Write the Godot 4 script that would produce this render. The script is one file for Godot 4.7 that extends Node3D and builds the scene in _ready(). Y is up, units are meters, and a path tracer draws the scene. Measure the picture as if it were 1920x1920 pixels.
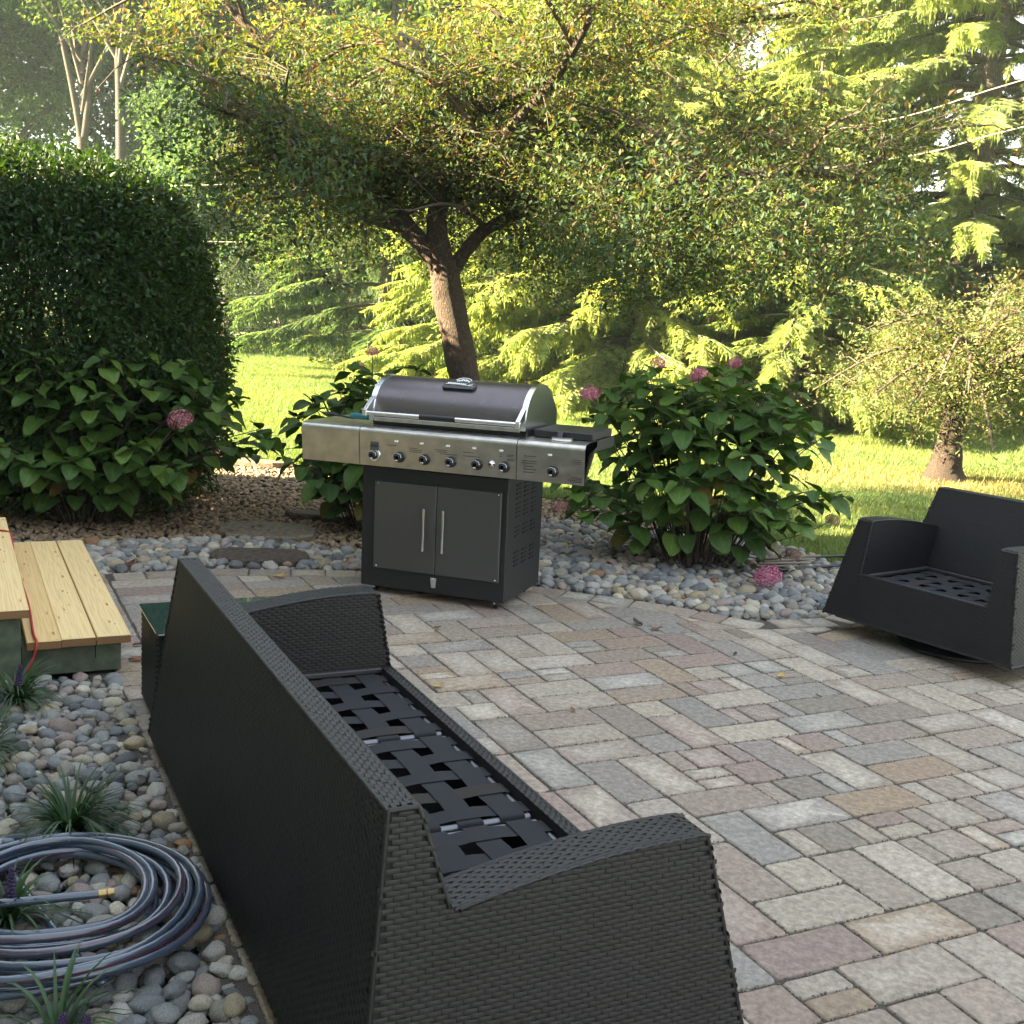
extends Node3D
# A shaded paver patio with wicker furniture and a gas grill, a garden with sunlit trees behind it.

const TH := -0.45634            # the paving runs 26 degrees left of straight ahead
var AX := Vector3(cos(TH), 0, sin(TH))     # across the paving
var BX := Vector3(sin(TH), 0, -cos(TH))    # along the paving, away from the house steps
var rng := RandomNumberGenerator.new()
var used := {}
var M := {}

func ab(a: float, b: float, y := 0.0) -> Vector3:
	return AX * a + BX * b + Vector3(0, y, 0)

func rr(a: float, b: float) -> float:
	return rng.randf_range(a, b)

func lin(r: float, g: float, b: float) -> Color:
	return Color(r, g, b).linear_to_srgb()

# ---------------------------------------------------------------- mesh builder
class MB:
	var v := PackedVector3Array()
	var n := PackedVector3Array()
	var c := PackedColorArray()
	var t := PackedVector2Array()
	var i := PackedInt32Array()

	func vert(p: Vector3, nn: Vector3, col := Color.WHITE, uv := Vector2.ZERO) -> int:
		v.append(p); n.append(nn); c.append(col); t.append(uv)
		return v.size() - 1

	func tri(a: int, b: int, d: int) -> void:
		i.append(a); i.append(d); i.append(b)

	# flat polygon, counter-clockwise seen from outside
	func poly(pts: Array, col := Color.WHITE, uvs := []) -> void:
		var nn: Vector3 = (pts[1] - pts[0]).cross(pts[2] - pts[0]).normalized()
		var f := v.size()
		for k in pts.size():
			vert(pts[k], nn, col, uvs[k] if uvs.size() else Vector2.ZERO)
		for k in range(1, pts.size() - 1):
			tri(f, f + k, f + k + 1)

	# flat polygon turned so that it faces away from a centre
	func cpoly(pts: Array, centre: Vector3, col := Color.WHITE) -> void:
		var nn: Vector3 = (pts[1] - pts[0]).cross(pts[2] - pts[0])
		var m := Vector3.ZERO
		for p in pts:
			m += p
		m /= pts.size()
		if nn.dot(m - centre) < 0.0:
			pts.reverse()
		poly(pts, col)

	func box(T: Transform3D, s: Vector3, b := 0.0, col := Color.WHITE) -> void:
		var h := s * 0.5
		var o := T.origin
		b = min(b, min(h.x, min(h.y, h.z)) * 0.9)
		var P := func(sx: int, sy: int, sz: int, ax: int) -> Vector3:
			var q := Vector3(sx * (h.x - (0.0 if ax == 0 else b)), sy * (h.y - (0.0 if ax == 1 else b)), sz * (h.z - (0.0 if ax == 2 else b)))
			return T * q
		for s1 in [-1, 1]:
			cpoly([P.call(s1, -1, -1, 0), P.call(s1, 1, -1, 0), P.call(s1, 1, 1, 0), P.call(s1, -1, 1, 0)], o, col)
			cpoly([P.call(-1, s1, -1, 1), P.call(1, s1, -1, 1), P.call(1, s1, 1, 1), P.call(-1, s1, 1, 1)], o, col)
			cpoly([P.call(-1, -1, s1, 2), P.call(1, -1, s1, 2), P.call(1, 1, s1, 2), P.call(-1, 1, s1, 2)], o, col)
		if b > 0.0:
			for s1 in [-1, 1]:
				for s2 in [-1, 1]:
					cpoly([P.call(s1, s2, -1, 0), P.call(s1, s2, 1, 0), P.call(s1, s2, 1, 1), P.call(s1, s2, -1, 1)], o, col)
					cpoly([P.call(s1, -1, s2, 0), P.call(s1, 1, s2, 0), P.call(s1, 1, s2, 2), P.call(s1, -1, s2, 2)], o, col)
					cpoly([P.call(-1, s1, s2, 1), P.call(1, s1, s2, 1), P.call(1, s1, s2, 2), P.call(-1, s1, s2, 2)], o, col)
					for s3 in [-1, 1]:
						cpoly([P.call(s1, s2, s3, 0), P.call(s1, s2, s3, 1), P.call(s1, s2, s3, 2)], o, col)

	# a grid of points P[u][w], faces counter-clockwise when u goes right and w goes up; smooth
	func grid(P: Array, col: Variant = Color.WHITE, wrap := false, uvs := []) -> void:
		var nu := P.size()
		var nw: int = P[0].size()
		var f := v.size()
		for a in nu:
			for b in nw:
				var a0 := a - 1
				var a1 := a + 1
				if wrap:
					a0 = (a - 1 + nu - 1) % (nu - 1)
					a1 = (a + 1) % (nu - 1) if a < nu - 1 else 1
				else:
					a0 = max(a0, 0)
					a1 = min(a1, nu - 1)
				var du: Vector3 = P[a1][b] - P[a0][b]
				var dw: Vector3 = P[a][min(b + 1, nw - 1)] - P[a][max(b - 1, 0)]
				var cc: Color = col[a][b] if col is Array else col
				vert(P[a][b], du.cross(dw).normalized(), cc, uvs[a][b] if uvs.size() else Vector2(float(a) / (nu - 1), float(b) / (nw - 1)))
		for a in nu - 1:
			for b in nw - 1:
				var q := f + a * nw + b
				tri(q, q + nw, q + nw + 1)
				tri(q, q + nw + 1, q + 1)

	func tube(pts: Array, rad: Variant, sides := 8, col: Variant = Color.WHITE, cap := true) -> void:
		var k := pts.size()
		var up := Vector3(0.31, 0.8, 0.52).normalized()
		var P := []
		var UV := []
		for s in sides + 1:
			P.append([]); UV.append([])
		var side := Vector3.ZERO
		var run := 0.0
		for j in k:
			var d: Vector3 = (pts[min(j + 1, k - 1)] - pts[max(j - 1, 0)]).normalized()
			if j == 0:
				side = d.cross(up).normalized()
				if side.length() < 0.5:
					side = d.cross(Vector3.RIGHT).normalized()
			else:
				side = (side - d * side.dot(d)).normalized()
				run += (pts[j] - pts[j - 1]).length()
			var other := d.cross(side)
			var r: float = rad[j] if rad is Array else rad
			for s in sides + 1:
				var an := TAU * s / sides
				P[s].append(pts[j] + (side * cos(an) + other * sin(an)) * r)
				UV[s].append(Vector2(float(s) / sides, run))
		var cols: Variant = col
		grid(P, cols, true, UV)
		if cap:
			for e in [0, k - 1]:
				var ring := []
				for s in sides:
					ring.append(P[s][e])
				if e == 0:
					ring.reverse()
				poly(ring, col[0][e] if col is Array else col)

	# outline in a plane pushed out: pts2 counter-clockwise in (x, y), from z0 to z1
	func prism(T: Transform3D, pts2: Array, z0: float, z1: float, col := Color.WHITE, chamfer := 0.0) -> void:
		var m := Vector2.ZERO
		for p in pts2:
			m += p
		m /= pts2.size()
		var fr := []
		var bk := []
		for p in pts2:
			var q: Vector2 = p + (m - p).normalized() * chamfer
			fr.append(T * Vector3(q.x, q.y, z1))
			bk.append(T * Vector3(q.x, q.y, z0))
		poly(fr, col)
		bk.reverse()
		poly(bk, col)
		bk.reverse()
		var k := pts2.size()
		for j in k:
			var p: Vector2 = pts2[j]
			var q: Vector2 = pts2[(j + 1) % k]
			var a := T * Vector3(p.x, p.y, z0 + chamfer)
			var b := T * Vector3(q.x, q.y, z0 + chamfer)
			var d := T * Vector3(q.x, q.y, z1 - chamfer)
			var e := T * Vector3(p.x, p.y, z1 - chamfer)
			poly([a, b, d, e], col)
			if chamfer > 0.0:
				poly([e, d, fr[(j + 1) % k], fr[j]], col)
				poly([bk[j], bk[(j + 1) % k], b, a], col)

	func lathe(T: Transform3D, prof: Array, sides := 16, col := Color.WHITE) -> void:
		var P := []
		for s in sides + 1:
			var an := -TAU * s / sides
			var row := []
			for p in prof:
				row.append(T * Vector3(p.x * cos(an), p.y, p.x * sin(an)))
			P.append(row)
		grid(P, col, true)

	func add(o: MB, T: Transform3D, col := Color.WHITE) -> void:
		var f := v.size()
		var nb := T.basis.inverse().transposed()
		for k in o.v.size():
			vert(T * o.v[k], (nb * o.n[k]).normalized(), o.c[k] * col, o.t[k])
		for k in o.i.size():
			i.append(o.i[k] + f)

	func build() -> ArrayMesh:
		var arr := []
		arr.resize(Mesh.ARRAY_MAX)
		arr[Mesh.ARRAY_VERTEX] = v
		arr[Mesh.ARRAY_NORMAL] = n
		arr[Mesh.ARRAY_COLOR] = c
		arr[Mesh.ARRAY_TEX_UV] = t
		arr[Mesh.ARRAY_INDEX] = i
		var am := ArrayMesh.new()
		am.add_surface_from_arrays(Mesh.PRIMITIVE_TRIANGLES, arr)
		return am

func at(p: Vector3) -> Transform3D:
	return Transform3D(Basis(), p)

# ---------------------------------------------------------------- naming
func numbered(s: String) -> String:
	if not used.has(s):
		used[s] = 0
		return s
	used[s] += 1
	return "%s_%03d" % [s, used[s]]

func tag(o: Node, label: String, category: String, group := "", kind := "") -> void:
	if label: o.set_meta("label", label)
	if category: o.set_meta("category", category)
	if group: o.set_meta("group", group)
	if kind: o.set_meta("kind", kind)

func thing(called: String, label: String, category: String, place := Vector3.ZERO, turn := 0.0, group := "") -> Node3D:
	var o := Node3D.new()
	o.name = numbered(called)
	add_child(o)
	o.position = place
	o.rotation.y = turn
	tag(o, label, category, group)
	return o

func obj(called: String, mesh: Variant, mat: Material, parent: Node = self) -> MeshInstance3D:
	var o := MeshInstance3D.new()
	o.name = called if parent != self else numbered(called)
	o.mesh = mesh.build() if mesh is MB else mesh
	o.material_override = mat
	parent.add_child(o, true)
	return o

func struct(called: String, mesh: Variant, mat: Material, parent: Node = self) -> MeshInstance3D:
	var o := obj(called, mesh, mat, parent)
	if parent == self:
		o.set_meta("kind", "structure")
	return o

# many copies of one small mesh as one object
func mass(called: String, mesh: Mesh, mat: Material, places: Array, tints: Array, parent: Node = self) -> MultiMeshInstance3D:
	var mm := MultiMesh.new()
	mm.transform_format = MultiMesh.TRANSFORM_3D
	mm.use_colors = tints.size() > 0
	mm.mesh = mesh
	mm.instance_count = places.size()
	for k in places.size():
		mm.set_instance_transform(k, places[k])
		if tints.size():
			mm.set_instance_color(k, tints[k])
	var o := MultiMeshInstance3D.new()
	o.name = called if parent != self else numbered(called)
	o.multimesh = mm
	o.material_override = mat
	parent.add_child(o, true)
	o.set_meta("kind", "stuff")
	return o

# ---------------------------------------------------------------- materials
func mat(col: Color, rough: float, metal := 0.0, vcol := false) -> StandardMaterial3D:
	var m := StandardMaterial3D.new()
	m.albedo_color = col
	m.roughness = rough
	m.metallic = metal
	m.vertex_color_use_as_albedo = vcol
	return m

func noise_tex(size: int, freq: float, lo: float, hi: float, seed_: int, type := FastNoiseLite.TYPE_SIMPLEX_SMOOTH, oct := 4, gain := 0.5) -> NoiseTexture2D:
	var f := FastNoiseLite.new()
	f.seed = seed_
	f.noise_type = type
	f.frequency = freq
	f.fractal_octaves = oct
	f.fractal_gain = gain
	var t := NoiseTexture2D.new()
	t.width = size
	t.height = size
	t.seamless = true
	t.noise = f
	var g := Gradient.new()
	g.set_color(0, Color(lo, lo, lo))
	g.set_color(1, Color(hi, hi, hi))
	t.color_ramp = g
	return t

func grain(m: StandardMaterial3D, tex: Texture2D, scale: float, world := true) -> StandardMaterial3D:
	m.albedo_texture = tex
	m.uv1_triplanar = true
	m.uv1_world_triplanar = world
	m.uv1_scale = Vector3.ONE * scale
	return m

func bump(m: StandardMaterial3D, tex: Texture2D, cm: float) -> StandardMaterial3D:
	m.heightmap_enabled = true
	m.heightmap_texture = tex
	m.heightmap_scale = cm
	return m

func leafy(col: Color, rough := 0.55, through := 0.7, tint := Color(1.0, 0.95, 0.35)) -> StandardMaterial3D:
	var m := mat(col, rough, 0.0, true)
	m.backlight_enabled = true
	m.backlight = Color(tint.r * through, tint.g * through, tint.b * through)
	m.metallic_specular = 0.4
	return m

func wood_image() -> ImageTexture:
	var im := Image.create(192, 768, false, Image.FORMAT_RGB8)
	var f := FastNoiseLite.new()
	f.seed = 4
	f.frequency = 0.02
	f.fractal_octaves = 3
	var knots := []
	var r2 := RandomNumberGenerator.new()
	r2.seed = 9
	for k in 9:
		knots.append(Vector3(r2.randf_range(20, 172), r2.randf_range(30, 740), r2.randf_range(3, 7)))
	for y in 768:
		for x in 192:
			var w := f.get_noise_2d(x * 1.0, y * 0.12) * 30.0
			var kn := 0.0
			for k in knots:
				var dx: float = x - k.x
				var dy: float = (y - k.y) * 0.75
				var d := sqrt(dx * dx + dy * dy)
				w += 26.0 * exp(-d / (k.z * 2.2)) * signf(dx + 0.01)
				kn = maxf(kn, clampf(1.4 - d / k.z, 0.0, 1.0))
			var g := 0.5 + 0.5 * sin((x + w) * 0.28)
			g = pow(g, 2.5)
			var fine := f.get_noise_2d(x * 9.0 + 300.0, y * 0.7)
			var l := 1.0 - 0.07 * g + 0.035 * fine
			im.set_pixel(x, y, Color(l * (1.0 - 0.35 * kn), l * (0.985 - 0.02 * g - 0.5 * kn), l * (0.95 - 0.05 * g - 0.6 * kn)))
	return ImageTexture.create_from_image(im)

func leaf_image() -> ImageTexture:
	var im := Image.create(96, 160, false, Image.FORMAT_RGB8)
	var f := FastNoiseLite.new()
	f.seed = 12
	f.frequency = 0.06
	for y in 160:
		for x in 96:
			var s := (x - 47.5) / 48.0
			var u := y / 160.0
			var mid := exp(-absf(s) * 26.0)
			var ph := fposmod(u * 7.5 - absf(s) * 1.9, 1.0)
			var vein := exp(-absf(ph - 0.5) * 17.0) * (1.0 - absf(s) * 0.6)
			var l := 0.78 + 0.1 * f.get_noise_2d(x, y) + 0.22 * mid + 0.13 * vein
			im.set_pixel(x, y, Color(minf(l * 1.02, 1.0), minf(l, 1.0), minf(l * 0.95, 1.0)))
	return ImageTexture.create_from_image(im)

func make_materials() -> void:
	var fine := noise_tex(512, 0.045, 0.62, 1.0, 3)
	var stone_t := noise_tex(1024, 0.02, 0.66, 1.0, 33, FastNoiseLite.TYPE_SIMPLEX_SMOOTH, 7, 0.72)
	var fine_h := noise_tex(512, 0.06, 0.0, 1.0, 5)
	var coarse := noise_tex(512, 0.012, 0.6, 1.0, 8)
	M.paver = bump(grain(mat(Color.WHITE, 0.9, 0.0, true), stone_t, 1.3), fine_h, 0.2)
	M.joint = bump(grain(mat(lin(0.27, 0.235, 0.19), 0.95), noise_tex(256, 0.2, 0.35, 1.0, 31), 5.0), fine_h, 1.0)
	M.soil = bump(grain(mat(lin(0.085, 0.065, 0.045), 0.95), fine, 1.7), fine_h, 2.0)
	var pal := [[0.32, 0.325, 0.315], [0.48, 0.46, 0.41], [0.45, 0.375, 0.25], [0.41, 0.33, 0.29], [0.17, 0.175, 0.18], [0.60, 0.54, 0.42], [0.25, 0.265, 0.275], [0.34, 0.31, 0.255], [0.35, 0.19, 0.09]]
	M.pebbles = []
	for p in pal:
		M.pebbles.append(bump(grain(mat(lin(p[0], p[1], p[2]), 0.72), fine, 7.0), fine_h, 0.15))
	M.pebble_mass = bump(grain(mat(Color.WHITE, 0.75, 0.0, true), fine, 7.0), fine_h, 0.15)
	M.pal = pal
	M.chip = grain(mat(Color.WHITE, 0.9, 0.0, true), fine, 9.0)
	M.flag = bump(grain(mat(lin(0.20, 0.15, 0.12), 0.9), coarse, 3.0), fine_h, 2.0)
	M.flag_tan = bump(grain(mat(lin(0.36, 0.29, 0.20), 0.9), coarse, 3.0), fine_h, 2.0)
	M.wicker = mat(Color.WHITE, 0.5, 0.0, true)
	M.wicker.metallic_specular = 0.5
	M.wicker_base = mat(lin(0.006, 0.0055, 0.006), 0.8)
	M.strap = grain(mat(lin(0.010, 0.012, 0.017), 0.85), noise_tex(256, 0.3, 0.7, 1.0, 77), 14.0)
	M.strap_brown = grain(mat(lin(0.022, 0.015, 0.012), 0.85), noise_tex(256, 0.3, 0.7, 1.0, 78), 14.0)
	M.tube_metal = mat(lin(0.15, 0.155, 0.17), 0.4, 0.85)
	M.white_plastic = mat(lin(0.75, 0.75, 0.75), 0.5)
	M.steel = grain(mat(lin(0.66, 0.63, 0.58), 0.30, 1.0), noise_tex(256, 0.02, 0.82, 1.0, 15), 2.0)
	M.steel.roughness_texture = noise_tex(256, 0.03, 0.65, 1.0, 16)
	M.steel.roughness = 0.42
	M.steel_bright = mat(lin(0.72, 0.74, 0.78), 0.22, 1.0)
	M.door = mat(lin(0.12, 0.12, 0.12), 0.42, 0.8)
	M.door.roughness_texture = noise_tex(512, 0.012, 0.6, 1.0, 91)
	M.door.roughness = 0.52
	M.door.uv1_triplanar = true
	M.door.uv1_scale = Vector3(2.0, 2.0, 2.0)
	M.hood = mat(lin(0.135, 0.12, 0.125), 0.30, 0.75)
	M.hood.roughness_texture = noise_tex(512, 0.02, 0.55, 1.0, 92)
	M.hood.roughness = 0.42
	M.hood.uv1_triplanar = true
	M.hood.uv1_scale = Vector3(1.5, 1.5, 1.5)
	M.black_metal = mat(lin(0.010, 0.011, 0.012), 0.5, 0.0)
	M.black_plastic = mat(lin(0.012, 0.012, 0.013), 0.35)
	M.chrome = mat(lin(0.8, 0.8, 0.82), 0.15, 1.0)
	M.print = mat(lin(0.03, 0.03, 0.03), 0.6)
	M.white_print = mat(lin(0.75, 0.77, 0.78), 0.5)
	M.teal = mat(lin(0.02, 0.14, 0.17), 0.4)
	M.slot = mat(lin(0.002, 0.002, 0.002), 0.9)
	M.louver = mat(lin(0.3, 0.3, 0.28), 0.4, 0.6)
	var wood := wood_image()
	M.planks = []
	for k in 3:
		var w := mat(lin([0.68, 0.76, 0.74][k], [0.49, 0.58, 0.565][k], [0.23, 0.30, 0.295][k]), 0.62)
		w.albedo_texture = wood
		M.planks.append(w)
	M.plank_end = grain(mat(lin(0.36, 0.19, 0.08), 0.8), fine, 9.0)
	M.sage = bump(grain(mat(lin(0.155, 0.19, 0.125), 0.75), coarse, 2.2), fine_h, 0.05)
	M.red_cord = mat(lin(0.34, 0.02, 0.02), 0.5)
	M.hose = mat(Color.WHITE, 0.27, 0.0, true)
	M.hose.clearcoat_enabled = true
	M.hose.clearcoat = 0.9
	M.hose.clearcoat_roughness = 0.18
	M.brass = mat(lin(0.45, 0.33, 0.15), 0.45, 1.0)
	M.glass_top = mat(lin(0.035, 0.062, 0.05), 0.05)
	M.glass_top.clearcoat_enabled = true
	M.glass_top.clearcoat_roughness = 0.03
	M.liriope = leafy(Color.WHITE, 0.45, 0.5)
	M.purple = mat(lin(0.05, 0.028, 0.085), 0.75)
	var lf := leaf_image()
	M.hyd = []
	for p in [[0.115, 0.23, 0.05], [0.09, 0.19, 0.045], [0.15, 0.27, 0.055], [0.08, 0.17, 0.045], [0.18, 0.18, 0.035], [0.27, 0.20, 0.07]]:
		var m := leafy(lin(p[0], p[1], p[2]), 0.5, 0.7, Color(0.9, 1.0, 0.25))
		m.albedo_texture = lf
		M.hyd.append(m)
	M.hyd_stem = mat(lin(0.09, 0.09, 0.04), 0.8)
	M.cane = mat(lin(0.07, 0.05, 0.035), 0.9)
	M.petal = mat(Color.WHITE, 0.6, 0.0, true)
	M.petal.backlight_enabled = true
	M.petal.backlight = Color(0.5, 0.4, 0.45)
	M.crab = leafy(Color.WHITE, 0.58, 0.95, Color(1.0, 0.98, 0.5))
	M.crab.metallic_specular = 0.25
	M.tree_leaf = leafy(Color.WHITE, 0.6, 1.1, Color(1.0, 0.98, 0.6))
	M.spruce = leafy(Color.WHITE, 0.6, 1.2, Color(0.98, 1.0, 0.68))
	M.hedge = leafy(Color.WHITE, 0.5, 0.8, Color(0.95, 1.0, 0.25))
	M.grass = leafy(Color.WHITE, 0.6, 0.9, Color(0.92, 1.0, 0.45))
	var bark_t := noise_tex(512, 0.05, 0.35, 1.0, 41, FastNoiseLite.TYPE_CELLULAR, 3)
	M.bark = grain(mat(lin(0.17, 0.12, 0.085), 0.92), bark_t, 3.0)
	M.bark.uv1_scale = Vector3(6.0, 1.1, 6.0)
	bump(M.bark, bark_t, 3.0)
	M.bark_dark = M.bark.duplicate()
	M.bark_dark.albedo_color = lin(0.10, 0.07, 0.05)
	M.bark_grey = grain(mat(lin(0.27, 0.23, 0.19), 0.92), bark_t, 1.5)
	M.bark_grey.uv1_scale = Vector3(2.5, 0.6, 2.5)
	M.bark_dim = M.bark_grey.duplicate()
	M.bark_dim.albedo_color = lin(0.14, 0.12, 0.095)
	M.twig = mat(lin(0.075, 0.055, 0.042), 0.9)
	M.lawn = grain(mat(lin(0.16, 0.235, 0.06), 0.95), noise_tex(512, 0.03, 0.68, 1.0, 61), 0.5)
	M.dead_leaf = mat(lin(0.17, 0.085, 0.035), 0.8)
	M.dead_yellow = mat(lin(0.42, 0.30, 0.08), 0.8)
	M.debris = mat(lin(0.05, 0.035, 0.025), 0.9)
	M.brick = bump(grain(mat(lin(0.17, 0.06, 0.045), 0.9), fine, 6.0), fine_h, 0.5)
	M.wire = mat(lin(0.26, 0.22, 0.17), 0.8)
	M.siding = mat(lin(0.34, 0.37, 0.30), 0.8)
	M.shingle = grain(mat(lin(0.06, 0.055, 0.05), 0.95), fine, 1.0)
	M.pane = mat(lin(0.03, 0.035, 0.04), 0.05)
	M.trim = mat(lin(0.75, 0.74, 0.7), 0.6)

# ---------------------------------------------------------------- light and camera
func set_stage() -> void:
	var cam := Camera3D.new()
	cam.name = "camera"
	add_child(cam)
	cam.position = Vector3(0, 1.65, 0)
	cam.basis = Basis(Vector3.RIGHT, -deg_to_rad(9.97)) * Basis(Vector3.BACK, deg_to_rad(3.19))
	cam.fov = 47.46
	cam.far = 400.0
	cam.near = 0.05
	cam.current = true
	var sky := Sky.new()
	var sm := ProceduralSkyMaterial.new()
	sm.sky_top_color = Color(0.685, 0.728, 0.785)
	sm.sky_horizon_color = Color(0.94, 0.92, 0.88)
	sm.sky_curve = 0.16
	sm.ground_bottom_color = Color(0.25, 0.27, 0.2)
	sm.ground_horizon_color = Color(0.55, 0.6, 0.55)
	sm.sun_angle_max = 40.0
	sm.sun_curve = 0.12
	sm.energy_multiplier = 0.25
	sky.sky_material = sm
	var env := Environment.new()
	env.background_mode = Environment.BG_SKY
	env.sky = sky
	env.tonemap_mode = Environment.TONE_MAPPER_LINEAR
	env.tonemap_exposure = 15.5
	env.fog_enabled = true
	env.fog_density = 0.0006
	env.fog_light_color = Color(0.84, 0.92, 0.95)
	env.sdfgi_enabled = true
	env.ssao_enabled = true
	env.ssil_enabled = true
	var we := WorldEnvironment.new()
	we.name = "environment"
	we.environment = env
	add_child(we)
	var sun := DirectionalLight3D.new()
	sun.name = "sun"
	sun.light_energy = 1.6
	sun.light_color = Color(1.0, 0.91, 0.74)
	sun.light_angular_distance = 0.53
	sun.shadow_enabled = true
	add_child(sun)
	var el := deg_to_rad(24.0)
	var towards := Vector3(-0.985 * cos(el), sin(el), 0.16 * cos(el)).normalized()
	sun.look_at_from_position(Vector3.ZERO, -towards, Vector3.UP)

# ---------------------------------------------------------------- patio, beds, lawn
const EDGE := [[-2.62, -6.45], [-1.78, -6.86], [-1.05, -7.0], [-0.4, -7.0], [0.19, -6.86], [0.9, -6.6], [1.36, -6.33], [1.83, -6.5], [2.25, -7.1], [3.1, -7.7], [5.0, -8.6]]
const BED := [[2.28, -7.15], [2.32, -7.9], [1.9, -8.9], [1.0, -9.9], [-0.2, -10.7], [-1.2, -11.4], [-2.3, -11.75], [-4.0, -12.0], [-7.0, -12.2]]

func edge_z(x: float) -> float:      # far border of the paving
	for k in EDGE.size() - 1:
		if x < EDGE[k + 1][0] or k == EDGE.size() - 2:
			return lerpf(EDGE[k][1], EDGE[k + 1][1], (x - EDGE[k][0]) / (EDGE[k + 1][0] - EDGE[k][0]))
	return -7.0

func bed_z(x: float) -> float:       # where the planting bed meets the lawn
	if x > 2.3:
		return -7.2
	for k in range(1, BED.size() - 1):
		if x > BED[k + 1][0]:
			return lerpf(BED[k][1], BED[k + 1][1], (x - BED[k][0]) / (BED[k + 1][0] - BED[k][0]))
	return -12.2

func in_patio(p: Vector3) -> bool:
	return p.dot(AX) > 0.63 and p.z > edge_z(p.x)

func in_view(p: Vector3, more := 0.0) -> bool:
	return p.z < -1.6 and absf(p.x + 0.03 * -p.z * 0.5) < -p.z * 0.47 + 0.35 + more

func clip(poly: Array, n: Vector2, d: float) -> Array:       # keeps the side where n.p >= d
	var out := []
	for k in poly.size():
		var p: Vector2 = poly[k]
		var q: Vector2 = poly[(k + 1) % poly.size()]
		var a := n.dot(p) - d
		var b := n.dot(q) - d
		if a >= 0.0:
			out.append(p)
		if (a >= 0.0) != (b >= 0.0):
			out.append(p.lerp(q, a / (a - b)))
	return out

func paver_outline(hw: float, hd: float) -> Array:
	var out := []
	var k := minf(0.010, minf(hw, hd) * 0.2)
	var side := func(p: Vector2, q: Vector2):
		# one worn side: corners knocked off by different amounts, the run between them not quite straight
		var d := (q - p).normalized()
		var n := Vector2(d.y, -d.x)
		var l := p.distance_to(q)
		out.append(p + d * k * rr(0.5, 1.5) + n * rr(-0.0045, 0.0015))
		if l > 0.12:
			out.append(p + d * l * rr(0.3, 0.7) + n * rr(-0.004, 0.002))
		out.append(q - d * k * rr(0.5, 1.5) + n * rr(-0.004, 0.001))
	side.call(Vector2(-hw, -hd), Vector2(hw, -hd))
	side.call(Vector2(hw, -hd), Vector2(hw, hd))
	side.call(Vector2(hw, hd), Vector2(-hw, hd))
	side.call(Vector2(-hw, hd), Vector2(-hw, -hd))
	return out

func paver_mesh(out: Array, ang: Vector2, tone: Color, blotch: Color) -> MB:
	# one tumbled stone with worn corners; x along ang
	var m := MB.new()
	var mid := Vector2.ZERO
	for q in out:
		mid += q
	mid /= out.size()
	var top := []
	var inn := []
	var e := rr(0.003, 0.0055)
	var h := rr(-0.002, 0.002)
	var ext := 0.0
	for q in out:
		ext = maxf(ext, (q - mid).length())
	var cs := mid + Vector2(rr(-0.2, 0.2), rr(-0.2, 0.2)) * ext * 0.5
	for q in out:
		top.append(q - (q - mid).normalized() * e * 1.3)
		inn.append(cs + (q - cs) * rr(0.35, 0.92))
	var P := func(q: Vector2, y: float) -> Vector3:
		return Vector3(q.x * ang.x + q.y * -ang.y, y, q.x * ang.y + q.y * ang.x)
	var f := m.v.size()
	m.vert(P.call(cs, h), Vector3.UP, blotch)
	for q in inn:
		m.vert(P.call(q, h), Vector3.UP, tone.lerp(blotch, rr(0.2, 0.95)))
	for q in top:
		m.vert(P.call(q, h), Vector3.UP, tone * rr(0.94, 1.04))
	for j in out.size():
		m.vert(P.call(top[j], h), (Vector3.UP + P.call(out[j] - mid, 0.0).normalized() * 0.2).normalized(), tone)
	for q in out:
		m.vert(P.call(q, h - 0.0045), (Vector3.UP * 0.6 + P.call(q - mid, 0.0).normalized()).normalized(), tone * 0.97)
	for q in out:
		m.vert(P.call(mid + (q - mid) * 0.995, h - 0.03), P.call(q - mid, 0.0).normalized(), tone * 0.9)
	var c := out.size()
	for j in c:
		var j2 := (j + 1) % c
		m.tri(f, f + 1 + j2, f + 1 + j)
		for ring in [0, 2, 3]:
			var a: int = f + 1 + ring * c
			m.tri(a + j, a + j2, a + c + j2)
			m.tri(a + j, a + c + j2, a + c + j)
	return m

func paver_tone() -> Array:
	var pal := [[0.335, 0.30, 0.255], [0.30, 0.24, 0.21], [0.275, 0.265, 0.255], [0.41, 0.38, 0.32], [0.33, 0.26, 0.19], [0.25, 0.23, 0.20], [0.295, 0.235, 0.215], [0.38, 0.35, 0.31], [0.275, 0.275, 0.265], [0.335, 0.29, 0.25], [0.31, 0.265, 0.235]]
	var p: Array = pal[rng.randi() % pal.size()]
	var q: Array = pal[rng.randi() % pal.size()]
	var g := rr(0.92, 1.14)
	var tone := Color(p[0] * g, p[1] * g, p[2] * g)
	var b := tone.lerp(Color(q[0], q[1], q[2]), rr(0.0, 0.6))
	if rng.randf() < 0.4:
		b = b.lerp(Color(0.66, 0.64, 0.58), rr(0.15, 0.6))
	var warm := Color(1.06, 0.985, 0.90)
	tone = tone.lerp(Color(0.32, 0.285, 0.245), 0.22)
	return [tone * warm * 1.12, b * warm * 1.12]

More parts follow.
